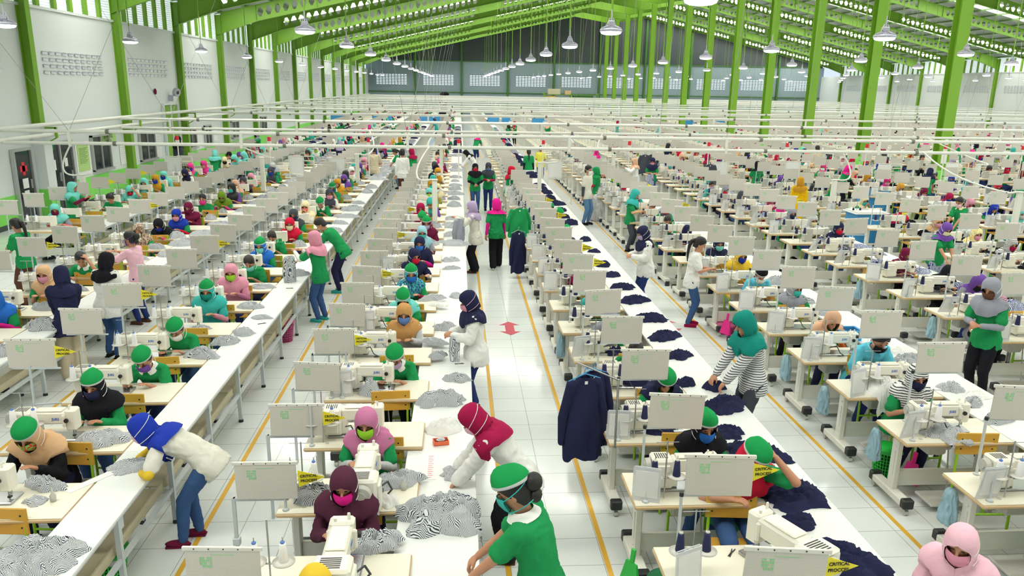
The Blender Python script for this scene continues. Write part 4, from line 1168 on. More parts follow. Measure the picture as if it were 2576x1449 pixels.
def person(head_xy, pose, rz, label, head='hijab', hc='teal', mask=None, top='green', topk='short', cuffs=None, legs='indigo', legk='trousers', shoes='black', cap=None, collar=None, strap='white', sc=None, group=None, at=None, gender=None):
    if sc is None: sc = .95 if not POSES[pose].sit else 1.0
    P = POSES[pose]
    m3 = Matrix.Rotation(rz, 3, 'Z'); off = m3 @ (P.head * sc)
    loc = (head_xy[0] - off.x, head_xy[1] - off.y, 0) if at is None else (at[0], at[1], 0)
    e = empty('person', loc, rz, label, 'person', group); e.scale = (sc, sc, sc)
    obj('body', pm(pose, 'body'), e, ['skin'])
    obj('shirt', pm(pose, topk), e, [cl(top)])
    if cuffs: obj('undersleeves', pm(pose, 'cuffs'), e, [cl(cuffs)])
    obj('trousers', pm(pose, legk), e, [cl(legs)])
    for i in (0, 1): obj('shoe', pm(pose, 'shoe%d' % i), e, [cl(shoes)])
    if head in ('hijab', 'hijab_short', 'cape'): obj('hijab', pm(pose, head), e, [cl(hc)])
    else: obj('hair', pm(pose, head), e, ['hair_black'])
    obj('eyes', pm(pose, 'eyes'), e, ['eye_dark'])
    if mask:
        k = obj('face_mask', pm(pose, 'mask'), e, [cl(mask)]); obj('mask_strap', pm(pose, 'strap'), e, [cl(strap if head != 'x' else mask)])
    if cap: c = obj('cap', pm(pose, 'cap'), e, ['cloth_cap' if cap is True else cl(cap)]); obj('cap_band', pm(pose, 'band'), c, ['cloth_ltgrey'])
    if top == 'green' and head_xy[1] < 13 and not head in ('hijab', 'cape'):
        P_ = POSES[pose]; bd = obj('badge', pm(pose, 'badge'), e, ['cloth_red'])
    if collar: obj('collar', pm(pose, 'collar'), e, [cl(collar)])
    return e
# light version for people far away: slots skin, top, legs, head, mask
def light_person(pose, vox=.028):
    P = POSES[pose]
    parts = []
    q0 = body_mb(P, False); parts.append((remesh(q0, vox * .75, 1), 0)); parts.append((remesh(shirt_mb(P, 'short'), vox, 2), 1)); parts.append((remesh(trousers_mb(P), vox, 2), 2))
    hj = hijab_mb(P, True, 16).mesh('h'); parts.append((hj, 3)); mk = mask_mb(P)[0].mesh('m'); parts.append((mk, 4))
    q = MB()
    for me, mi in parts: q.add([v.co for v in me.vertices], [tuple(p.vertices) for p in me.polygons], mi, True)
    return q.mesh('person', ['skin', 'cloth_green', 'cloth_indigo', 'cloth_teal', 'cloth_white'])
LPM = {}
def far_person(x, y, pose, rz, label, top, legs, hc, mask, group=None, sc=1.0):
    if pose not in LPM: LPM[pose] = light_person(pose)
    o = obj('person', LPM[pose], None, ['skin', cl(top), cl(legs), cl(hc) if hc != 'hair' else 'hair_black', cl(mask) if mask else 'skin'])
    P = POSES[pose]; off = Matrix.Rotation(rz, 3, 'Z') @ (P.head * sc)
    o.location = (x - off.x, y - off.y, 0); o.rotation_euler = (0, 0, rz); o.scale = (sc,) * 3
    return tag(o, label, 'person', group)

CN = dict(ltblue='light blue', dteal='dark teal', dgreen='dark green', ltgrey='light grey', dgrey='dark grey', offwhite='off-white', hotpink='hot pink', pastel='pale pink', mblue='grey-blue', ljeans='light blue',
          cloth_floral='blue floral', cloth_brownprint='patterned', cloth_zebra='striped', cloth_breton='striped', cloth_plaid='pink plaid', cloth_ypat='yellow patterned', cloth_multi='multicoloured', sheer_white='sheer white', gold='bright yellow')
def cname(c): return CN.get(c, c)
def hw(head, hc, cap):
    if head.startswith('hijab') or head == 'cape': s_ = f'{cname(hc)} hijab'
    else: s_ = {'hair': 'short black hair', 'tail': 'a black ponytail', 'bun': 'a hair bun'}[head]
    return s_
OCC = set()
def seat(li, x, y, pose, head, hc, mask, top, cuffs=None, cap=None, **kw):
    L = LINES[li]; k = int(math.floor((y - .35 - L['y0']) / PITCH)); k0 = k
    while (li, k) in OCC: k += 1
    OCC.add((li, k))
    lab = f'person {"in" if head.startswith("hijab") or head == "cape" else "with"} {hw(head, hc, cap)}' + (f', {cname(mask)} mask' if mask else '') + f', {cname(top)} top, {ordw(k)} seat, {SHORT[li]}'
    if len(lab.split()) > 16: lab = lab.replace(' mask,', ' mask and').replace(' top,', ',')
    sc = kw.pop('sc', .97); topk = kw.pop('topk', 'short'); rz = kw.pop('rz', rs.uniform(-.10, .10)); legs = kw.pop('legs', rs.choice(['indigo', 'black', 'jeans', 'navy']))
    if y < 27:
        person((x, y), pose, rz, lab, head, hc, mask, top, topk, cuffs, legs, cap=cap, sc=sc, shoes=rs.choice(['black', 'dgrey', 'brown']), **kw)
    else:
        far_person(x, y, pose, rz, lab, top, legs, hc if (head.startswith('hijab') or head == 'cape') else 'hair', mask)
# line, head x, head y, pose, head kind, head colour, mask, top, undersleeve, cap
SEATED = [
    (2, -3.62, 6.16, 'bend', 'cape', 'beige', 'cloth_multi', 'black', 'black', True, dict(topk='long')),
    (2, -3.50, 7.10, 'sew', 'cape', 'black', 'navy', 'green', None, True, dict(topk='long')),
    (2, -3.38, 7.98, 'bend', 'hair', '', 'purple', 'green', None, True, dict(collar='white')),
    (2, -3.40, 9.02, 'bend', 'hair', '', 'white', 'green', 'grey', True, {}),
    (2, -3.52, 10.6, 'sew', 'cape', 'teal', 'dteal', 'teal', 'pink', True, {}),
    (2, -3.50, 11.7, 'sew', 'cape', 'pink', 'lime', 'pink', 'mauve', None, {}),
    (2, -3.46, 12.6, 'bend', 'hair', '', 'aqua', 'green', None, None, {}),
    (2, -3.55, 13.7, 'sew', 'hijab', 'royal', 'aqua', 'green', 'royal', True, {}),
    (2, -3.60, 14.8, 'bend', 'tail', '', 'white', 'green', None, None, dict(collar='green')),
    (2, -3.50, 15.95, 'sew', 'hijab', 'red', 'cream', 'green', 'maroon', None, {}),
    (2, -3.66, 17.1, 'sew', 'hijab', 'dgrey', 'navy', 'green', None, None, {}),
    (2, -3.60, 18.15, 'hold', 'hijab', 'cream', 'salmon', 'offwhite', None, None, dict(topk='long')),
    (2, -3.45, 19.25, 'bend', 'hair', '', None, 'green', None, True, dict(collar='white')),
    (2, -3.50, 21.5, 'hold', 'hijab', 'green', 'blue', 'green', None, True, {}),
    (2, -3.56, 22.8, 'sew', 'hijab', 'mustard', None, 'green', None, None, {}),
    (2, -3.52, 23.9, 'sew', 'hijab', 'purple', 'navy', 'green', None, None, {}),
    (1, -6.15, 10.2, 'sew', 'hijab', 'royal', None, 'green', 'magenta', None, {}),
    (1, -6.22, 11.6, 'sew', 'hijab', 'beige', 'pink', 'green', None, None, {}),
    (1, -6.20, 12.7, 'think', 'hair', '', None, 'green', None, None, dict(collar='white')),
    (1, -6.25, 15.2, 'sew', 'hijab', 'cloth_brownprint', None, 'green', 'orange', None, {}),
    (1, -6.20, 16.1, 'bend', 'hijab', 'black', 'blue', 'green', 'hotpink', None, {}),
    (1, -6.15, 17.0, 'sew', 'hijab', 'blue', 'pink', 'green', 'red', None, {}),
    (1, -6.23, 18.0, 'sew', 'cape', 'maroon', 'maroon', 'maroon', 'black', None, dict(topk='long')),
    (1, -6.35, 19.4, 'sew', 'bun', '', 'hotpink', 'green', 'black', None, {}),
    (1, -6.15, 20.3, 'bend', 'hijab', 'olive', 'olive', 'green', 'hotpink', None, {}),
    (1, -6.30, 22.1, 'hold', 'hijab', 'peach', 'cream', 'green', None, None, {}),
    (1, -6.35, 23.1, 'sew', 'hijab', 'dgrey', 'pink', 'black', None, None, {}),
    (1, -6.38, 24.1, 'sew', 'hijab', 'pink', 'green', 'green', 'white', None, {}),
    (0, -9.0, 17.6, 'right', 'cape', 'aqua', 'maroon', 'grey', 'salmon', None, {}),
    (0, -8.75, 19.8, 'bend', 'bun', '', None, 'green', None, None, {}),
    (0, -8.80, 21.1, 'think', 'cape', 'aqua', 'red', 'aqua', None, None, {}),
    (0, -9.0, 22.6, 'sew', 'hijab', 'aqua', None, 'green', None, None, {}),
    (0, -9.1, 24.4, 'sew', 'hijab', 'aqua', 'blue', 'aqua', 'mustard', None, {}),
    (3, -.86, 4.02, 'bend', 'hijab', 'yellow', None, 'green', None, None, dict(rz=.5)),
    (3, -.84, 5.10, 'sew', 'cape', 'plum', 'magenta', 'plum', 'dgrey', None, dict(topk='long')),
    (3, -.80, 6.17, 'sew', 'hijab', 'mauve', 'lime', 'green', 'ltgrey', None, {}),
    (3, -.70, 8.0, 'bend', 'hair', '', 'lilac', 'green', None, True, dict(collar='white')),
    (3, -.70, 9.45, 'sew', 'hijab', 'tan', 'mblue', 'ltgrey', 'grey', None, dict(topk='long')),
    (3, -.78, 10.4, 'bend', 'hijab', 'aqua', None, 'green', 'green', True, {}),
    (3, -.74, 11.6, 'sew', 'hijab', 'cloth_floral', 'royal', 'green', 'crimson', True, {}),
    (3, -.76, 12.85, 'right', 'hijab', 'navy', 'red', 'navy', 'offwhite', None, {}),
    (3, -.72, 13.95, 'sew', 'hijab', 'navy', 'royal', 'navy', 'magenta', None, {}),
    (3, -.73, 15.05, 'sew', 'hijab', 'ltblue', 'teal', 'grey', None, None, {}),
    (3, -.68, 16.1, 'sew', 'hijab', 'maroon', 'lilac', 'maroon', None, True, {}),
    (3, -.82, 17.15, 'bend', 'hair', '', None, 'maroon', None, True, {}),
    (3, -.90, 18.1, 'sew', 'hijab', 'crimson', 'red', 'ltgrey', None, None, {}),
    (3, -.80, 20.9, 'sew', 'hijab', 'aqua', 'lime', 'aqua', None, None, {}),
    (3, -.62, 21.9, 'sew', 'hijab', 'cream', 'white', 'lilac', None, None, {}),
    (4, 2.30, 5.30, 'think', 'cape', 'red', None, 'green', None, True, dict(sc=1.05)),
    (4, 2.14, 6.00, 'sew', 'cape', 'black', 'royal', 'green', None, True, {}),
    (4, 2.11, 7.20, 'bend', 'hijab', 'navy', None, 'green', None, True, {}),
    (4, 2.00, 8.1, 'bend', 'hair', '', None, 'green', None, None, {}),
    (4, 1.95, 9.3, 'bend', 'hijab', 'grey', None, 'ltgrey', 'green', None, {}),
    (4, 2.0, 10.6, 'bend', 'hijab', 'teal', None, 'green', None, None, {}),
    (4, 2.0, 11.9, 'sew', 'hijab', 'maroon', None, 'maroon', None, None, {}),
    (4, 2.05, 13.1, 'bend', 'hijab', 'green', None, 'crimson', None, None, {}),
    (4, 2.17, 15.1, 'sew', 'hijab', 'dgrey', None, 'green', 'crimson', True, {}),
    (4, 2.30, 17.3, 'right', 'hair', '', None, 'navy', None, True, {}),
    (5, 4.73, 7.11, 'sew', 'hijab', 'cloth_zebra', 'navy', 'green', None, None, {}),
    (5, 4.92, 8.18, 'bend', 'hair', '', 'black', 'cyan', None, None, dict(collar='cyan', sc=1.06)),
    (5, 4.89, 9.28, 'bend', 'hijab', 'peach', None, 'green', 'orange', None, {}),
    (5, 5.0, 10.7, 'right', 'hijab', 'grey', 'teal', 'green', None, None, {}),
    (5, 4.89, 11.75, 'bend', 'hair', '', 'white', 'cyan', None, 'black', {}),
    (5, 5.0, 12.95, 'sew', 'cape', 'yellow', 'blue', 'yellow', None, None, dict(topk='long')),
    (5, 4.95, 14.0, 'sew', 'hijab', 'navy', 'aqua', 'green', None, None, {}),
    (5, 4.80, 15.6, 'bend', 'hijab', 'navy', 'magenta', 'green', None, None, {}),
    (5, 4.73, 16.9, 'bend', 'hair', '', None, 'green', None, None, {}),
    (6, 7.75, 10.1, 'bend', 'hijab', 'cloth_plaid', None, 'grey', None, None, {}),
    (6, 8.16, 11.9, 'bend', 'cape', 'black', None, 'black', None, None, dict(topk='long')),
    (6, 8.07, 13.0, 'sew', 'cape', 'maroon', 'maroon', 'maroon', None, None, {}),
    (6, 8.15, 15.7, 'sew', 'hijab', 'navy', 'red', 'navy', 'mauve', None, {}),
    (6, 8.04, 16.7, 'sew', 'hijab', 'ltgrey', 'cream', 'green', None, None, {}),
    (6, 7.98, 17.7, 'sew', 'hijab', 'grey', 'navy', 'green', None, None, {}),
    (6, 8.16, 19.4, 'sew', 'hijab', 'crimson', 'pastel', 'crimson', 'pastel', None, {}),
    (6, 7.80, 20.6, 'right', 'hijab', 'dgrey', None, 'navy', None, None, {}),
    (6, 7.76, 21.8, 'sew', 'hijab', 'grey', 'red', 'navy', None, None, {}),
    (6, 7.74, 23.0, 'sew', 'hair', '', 'lilac', 'teal', None, None, {}),
    (7, 10.80, 14.0, 'sew', 'hijab', 'cloth_zebra', 'crimson', 'green', None, None, {}),
    (7, 10.84, 15.1, 'sew', 'hijab', 'cloth_ypat', 'pink', 'green', 'crimson', None, {}),
    (7, 10.95, 16.6, 'sew', 'hijab', 'beige', 'pink', 'green', None, None, {}),
    (7, 11.05, 18.2, 'sew', 'hijab', 'red', 'lemon', 'crimson', 'white', None, {}),
    (8, 14.0, 19.0, 'bend', 'hijab', 'blue', None, 'green', 'maroon', None, {}),
    (8, 13.85, 17.8, 'sew', 'hijab', 'aqua', 'ltgrey', 'teal', None, None, {}),
    (8, 14.1, 22.3, 'bend', 'hijab', 'maroon', 'pink', 'maroon', None, None, {}),
    (8, 14.0, 23.4, 'bend', 'hijab', 'mustard', None, 'mustard', None, None, {}),
]
for li, x, y, pose, head, hc, mask, top, cuffs, cap, kw in SEATED:
    seat(li, x, y, pose, head, hc, mask, top, cuffs, cap, **kw)
HC = ['teal', 'aqua', 'pink', 'navy', 'maroon', 'black', 'grey', 'magenta', 'beige', 'purple', 'red', 'mustard', 'lilac', 'white', 'blue', 'hair', 'hair', 'cream', 'crimson', 'green', 'dgrey', 'hotpink', 'peach']
TC = ['green', 'green', 'green', 'green', 'navy', 'maroon', 'green', 'purple', 'white', 'teal', 'grey', 'green']
MC = ['white', 'blue', 'pink', 'red', 'teal', 'black', None, None, 'lilac', 'lime']
far_n = 0
for li, k, x, y in STATIONS:
    if (li, k) in OCC or (li, k) in ((3, 2),): continue
    if y < 16.5 and li not in (9,): 
        if rs.random() < .8: continue
    a, b_ = xvis(y + 1)
    if x > b_ - .4 or x + 1.1 < a or rs.random() < .13: continue
    hc = rs.choice(HC); tc = rs.choice(TC); mk = rs.choice(MC); OCC.add((li, k))
    lab = f'person in ' + ('black hair' if hc == 'hair' else cname(hc) + ' hijab') + (f', {mk} mask' if mk else '') + f', {cname(tc)} top, {ordw(k)} seat, {SHORT[li]}'
    far_person(x + LINES[li]['dx'] + rs.uniform(-.12, .12), y + .86 + rs.uniform(-.08, .05), rs.choice(['sew', 'bend', 'left', 'right', 'hold']), rs.uniform(-.25, .25), lab, tc, rs.choice(['indigo', 'black', 'jeans']), hc, mk)
    far_n += 1
for i in range(34):
    y = 27.5 + 30 * (rs.random() ** 1.3); a, b_ = xvis(y); li = rs.randrange(13)
    x = LINES[li]['x'] - .35 + rs.choice([0, 2.15])
    if not a + .5 < x < b_ - .5: continue
    hc = rs.choice(HC); tc = rs.choice(TC)
    far_person(x, y, rs.choice(['stand', 'clasp', 'lookdown', 'lean', 'raise']), rs.uniform(-PI, PI), f'person standing far down the hall in {"black hair" if hc == "hair" else cname(hc) + " hijab"}, {cname(tc)} top, {ordw(i)} of them', tc, rs.choice(['indigo', 'black', 'jeans']), hc, rs.choice(MC), None, rs.uniform(.93, 1.03))
# chairs: behind every seated person, and the empty ones
for li, k, x, y in STATIONS:
    a, b_ = xvis(y + 1)
    if x > b_ - .3 or x + 1.1 < a or y > 27: continue
    cy = y + .86 + .06
    chair(x + LINES[li]['dx'] + rs.uniform(-.02, .1), min(cy, y + PITCH - .0) + .0, rs.uniform(-.1, .1), f'plywood chair with lime frame, {ordw(k)} seat, {SHORT[li]}', y < 12)

# standing people
A90 = -PI / 2
person((-2.66, 6.12), 'stoop', A90 + .05, 'person in blue hijab and yellow and cream top bending over the white table', 'cape', 'blue', 'pastel', 'offwhite', 'short', 'yellow', 'jeans', shoes='maroon', sc=.94)
person((.12, 5.80), 'lean', A90 - .1, 'person in crimson hijab and sheer white blouse writing at the table', 'cape', 'crimson', 'pastel', 'sheer_white', 'blouse', None, 'black', 'wide', shoes='brown')
e_front = person((.37, 4.28), 'lookdown', A90 - .35, 'person with green cap and hair bun, green shirt, in the centre foreground', 'bun', '', 'teal', 'green', 'short', None, 'black', cap=True, collar='white', strap='teal', sc=1.0)
e_front.scale = (1.12, 1.14, 1.0)
person((.12, 8.85), 'read', A90 + .15, 'person in navy hijab and white shirt standing by the red floor arrow', 'cape', 'navy', 'pink', 'white', 'blouse', None, 'indigo', strap='pastel')
person((.28, 16.2), 'raise', A90 - .05, 'person in lilac hijab and white shirt holding up grey cloth', 'cape', 'lilac', None, 'offwhite', 'blouse', None, 'black', 'wide', shoes='brown')
person((.82, 16.6), 'walk', PI, 'person in magenta hijab and green shirt walking away along the centre aisle', 'hijab_short', 'magenta', None, 'green', 'short', 'magenta', 'black', 'wide', shoes='white')
person((.52, 24.3), 'clasp', .1, 'person in black hijab with red mask facing the camera in the aisle', 'cape', 'black', 'red', 'green', 'short', 'black', 'jeans')
person((.95, 24.7), 'read', 0, 'person in dark grey hijab and green shirt reading in the aisle', 'hijab', 'dgrey', 'mblue', 'green', 'short', 'crimson', 'indigo')
person((-2.40, 12.7), 'raise', A90 - .35, 'person in pink and pale blue hijab, green shirt and jeans holding cloth', 'cape', 'pink', None, 'green', 'short', 'white', 'jeans', shoes='teal')
person((-2.62, 14.6), 'lean', A90 - .1, 'person with dark hair and green shirt leaning on the table behind the pink hijab', 'hair', '', None, 'green', 'short', None, 'navy', shoes='teal', sc=.98)
person((-5.33, 12.6), 'raise', A90 - .2, 'person with dark hair in pale pink shirt reaching over the table', 'bun', '', 'lilac', 'pastel', 'short', None, 'indigo', strap='purple', shoes='brown')
person((-5.02, 11.0), 'read', PI - .25, 'person in black hijab, white shirt and jeans seen from behind', 'hijab', 'black', None, 'white', 'blouse', None, 'jeans')
person((-5.25, 10.2), 'lookdown', PI + .5, 'person in navy hijab and khaki trousers with cloth over the shoulder', 'hijab', 'navy', None, 'navy', 'blouse', None, 'khaki', 'wide')
person((-7.75, 13.8), 'read', A90 - .3, 'person with black ponytail and green shirt at the left edge', 'tail', '', None, 'green', 'short', None, 'brown', 'wide')
person((-9.20, 18.9), 'raise', -A90, 'person in aqua hijab, green shirt and maroon sleeves standing by the glass door', 'cape', 'aqua', None, 'green', 'short', 'maroon', 'dgrey')
person((-8.76, 28.5), 'lookdown', PI, 'person in aqua hijab seen from behind near the green wall', 'cape', 'aqua', None, 'green', 'short', None, 'black')
person((-8.0, 28.2), 'lean', -.5, 'person in aqua hijab and orange mask standing left of a stooping worker', 'hijab', 'aqua', 'orange', 'aqua', 'short', None, 'dgrey')
person((-7.6, 28.0), 'lookdown', -1.2, 'person in aqua hijab and grey trousers leaning to the left', 'hijab', 'aqua', None, 'green', 'short', None, 'dgrey')
person((-7.5, 30.2), 'raise', -.3, 'person in aqua hijab behind the two others in aqua', 'hijab', 'aqua', None, 'teal', 'short', None, 'dgrey')
person((3.05, 7.62), 'lookdown', A90 + .15, 'person in teal hijab and striped shirt sorting navy blouses', 'cape', 'dteal', None, 'cloth_breton', 'long', None, 'dgrey', sc=1.02)
person((4.02, 12.3), 'read', -A90 - .25, 'person with long ponytail, white shirt and jeans in the right aisle', 'tail', '', None, 'white', 'short', None, 'jeans', shoes='crimson')
person((3.30, 13.3), 'read', A90 + .2, 'person in navy hijab and white shirt standing by the navy blouses', 'hijab', 'navy', 'lilac', 'white', 'blouse', None, 'indigo')
person((4.30, 18.4), 'read', -A90 - .5, 'person in teal hijab and green shirt standing in the right aisle', 'cape', 'teal', None, 'green', 'short', 'beige', 'dgrey')
person((3.77, 22.2), 'stand', -A90 - .7, 'person with black hair, beige polo shirt and jeans beside the clear bag', 'hair', '', 'white', 'offwhite', 'short', 'dgrey', 'ljeans', sc=1.06)
person((4.25, 23.6), 'clasp', A90 - .3, 'person in green hijab and green shirt beside the man in beige', 'hijab_short', 'green', None, 'green', 'short', 'red', 'peach')
person((6.75, 8.95), 'read', A90 + .5, 'person in grey hijab and green shirt standing near the right edge', 'hijab', 'grey', 'brown', 'green', 'short', 'grey', 'black', sc=1.03)
person((9.35, 13.9), 'lookdown', .1, 'person in purple hijab with green shirt and patterned skirt', 'hijab_short', 'purple', 'cream', 'green', 'short', None, 'print_cloth', 'wide')
person((12.0, 17.5), 'lookdown', A90 + .4, 'person with ponytail and green collared shirt near the right edge', 'tail', '', 'pastel', 'green', 'short', None, 'black', collar='cream')
person((9.75, 21.3), 'stand', PI - .4, 'person in orange hijab and bright yellow dress', 'hijab', 'mustard', None, 'gold', 'blouse', None, 'gold', 'wide')
person((15.6, 24.5), 'lookdown', PI - .9, 'person in navy hijab and green shirt near the light green plinth', 'hijab', 'navy', None, 'green', 'short', None, 'jeans')
person((13.2, 25.3), 'lookdown', -A90 - .2, 'person in magenta hijab and green shirt with black trousers', 'hijab_short', 'magenta', None, 'green', 'short', 'black', 'black')
person((10.35, 26.1), 'clasp', PI, 'person in black headscarf and green shirt seen from behind', 'hijab_short', 'black', None, 'green', 'short', None, 'ljeans')
person((14.1, 30.5), 'lookdown', A90, 'person in salmon hijab and white shirt', 'hijab', 'salmon', None, 'white', 'blouse', None, 'grey')
person((14.9, 31.3), 'clasp', PI, 'person in beige polo shirt behind the salmon hijab', 'hair', '', None, 'khaki', 'short', None, 'ljeans', sc=1.07)
person((-3.05, 28.2), 'clasp', PI, 'person with black hair and beige shirt seen from behind', 'hair', '', None, 'khaki', 'short', None, 'ljeans', sc=1.08)
person((-1.95, 27.0), 'stand', PI, 'person with black hair and long pale shirt seen from behind', 'hair', '', None, 'white', 'long', None, 'brown', sc=1.08)
person((-2.45, 30.0), 'lookdown', A90, 'person with long black hair, green shirt and jeans facing left', 'tail', '', None, 'green', 'short', None, 'ljeans')
person((.30, 31.4), 'lean', A90, 'person in black hijab and white shirt leaning over the table', 'hijab', 'black', None, 'white', 'blouse', None, 'black')
person((3.40, 32.0), 'clasp', PI - .4, 'person in lemon yellow shirt and dark jeans', 'hair', '', None, 'lemon', 'short', None, 'indigo')
person((2.75, 30.3), 'stand', PI, 'person with long dark hair and green shirt beside the yellow shirt', 'tail', '', None, 'green', 'short', 'black', 'ljeans')
person((-11.1, 31.6), 'stand', PI - .6, 'person in dark clothes standing by the tall green door', 'hijab', 'black', None, 'dgrey', 'blouse', None, 'black', 'wide', sc=1.1)
person((1.62, 23.6), 'raise', -A90, 'person in red hijab and green dress on the right of the aisle', 'hijab', 'red', None, 'green', 'blouse', None, 'green', 'wide')
person((-6.05, 25.6), 'lean', 0, 'person in black patterned hijab with blue mask and purple sleeves', 'hijab', 'cloth_zebra', 'royal', 'green', 'short', 'purple', 'green')
person((5.6, 31.0), 'read', .8, 'person in hot pink hijab and green shirt in front of the grey garments', 'hijab', 'magenta', None, 'green', 'short', 'black', 'navy')
person((6.9, 27.1), 'read', -.3, 'person in navy hijab holding a bundle of denim', 'hijab', 'navy', 'pink', 'green', 'short', None, 'jeans')
person((6.2, 26.9), 'raise', A90, 'person in peach hijab and white shirt lifting a garment', 'hijab', 'peach', None, 'white', 'long', None, 'grey')
person((11.5, 31.2), 'lookdown', PI - .5, 'person in beige hijab and green shirt beside a rack', 'hijab', 'beige', None, 'green', 'short', None, 'black')
person((2.44, 4.15), 'sew', -.8, 'person in pale pink hijab at the bottom right corner', 'cape', 'pastel', 'pink', 'pastel', 'long', None, 'navy', at=(3.42, 4.33), sc=.97)

# ------------------------------------------------------------------ cloth piles
def pile_mesh(seed, sx, sy, h, mt, hang=None):
    N1, N2 = (26, 56) if sx > .15 else (16, 36)
    vs = []; so = seed * 13.7; q = MB(); h = h * 1.1 + .012
    for i in range(N1 + 1):
        t = i / N1
        for j in range(N2):
            a = 2 * PI * j / N2
            r = 1 + .45 * noise.noise(Vector((math.cos(a) * 1.5 + so, math.sin(a) * 1.5, 0))) + .22 * noise.noise(Vector((math.cos(a) * 5 + so, math.sin(a) * 5, 4)))
            x = sx * r * t * math.cos(a); y = sy * r * t * math.sin(a)
            p = Vector((x * 9 + so, y * 19, so)); wv = noise.noise_vector(p * .35) * 2.2
            rd = 1 - abs(noise.noise(p + wv)) * 2.2; rd2 = 1 - abs(noise.noise(p * 2.3 + wv * 2)) * 2
            z = h * (1 - t ** 4.5) * (.30 + .50 * rd + .26 * rd2 + .25 * (1 - t * t)) + h * .08 * (1 - t ** 8)
            z = max(z, .004 if t > .98 else .007)
            if t > .99: z = .001
            if hang is not None:
                ax, lim, drop = hang
                v = (x if ax == 'x' else -y)
                if v > lim:
                    o_ = v - lim; z = max(z * .25, .01) - o_ * drop
                    if ax == 'x': x = lim + .018 + .012 * rd + o_ * .10
                    else: y = -(lim + .018 + .012 * rd + o_ * .10)
            vs.append((x, y, z))
    fs = []
    for i in range(N1):
        for j in range(N2): fs.append((i * N2 + j, (i + 1) * N2 + j, (i + 1) * N2 + (j + 1) % N2, i * N2 + (j + 1) % N2))
    q.add(vs, fs, 0, True)
    return q.mesh('garment', [mt])
PMAT = {'s': 'striped_cloth', 'n': 'cloth_navy', 'w': 'cloth_white', 'p': 'print_cloth', 'b': 'cloth_black', 'g': 'cloth_grey'}
PNAME = {'s': 'striped', 'n': 'navy', 'w': 'white', 'p': 'navy printed', 'b': 'black', 'g': 'grey'}
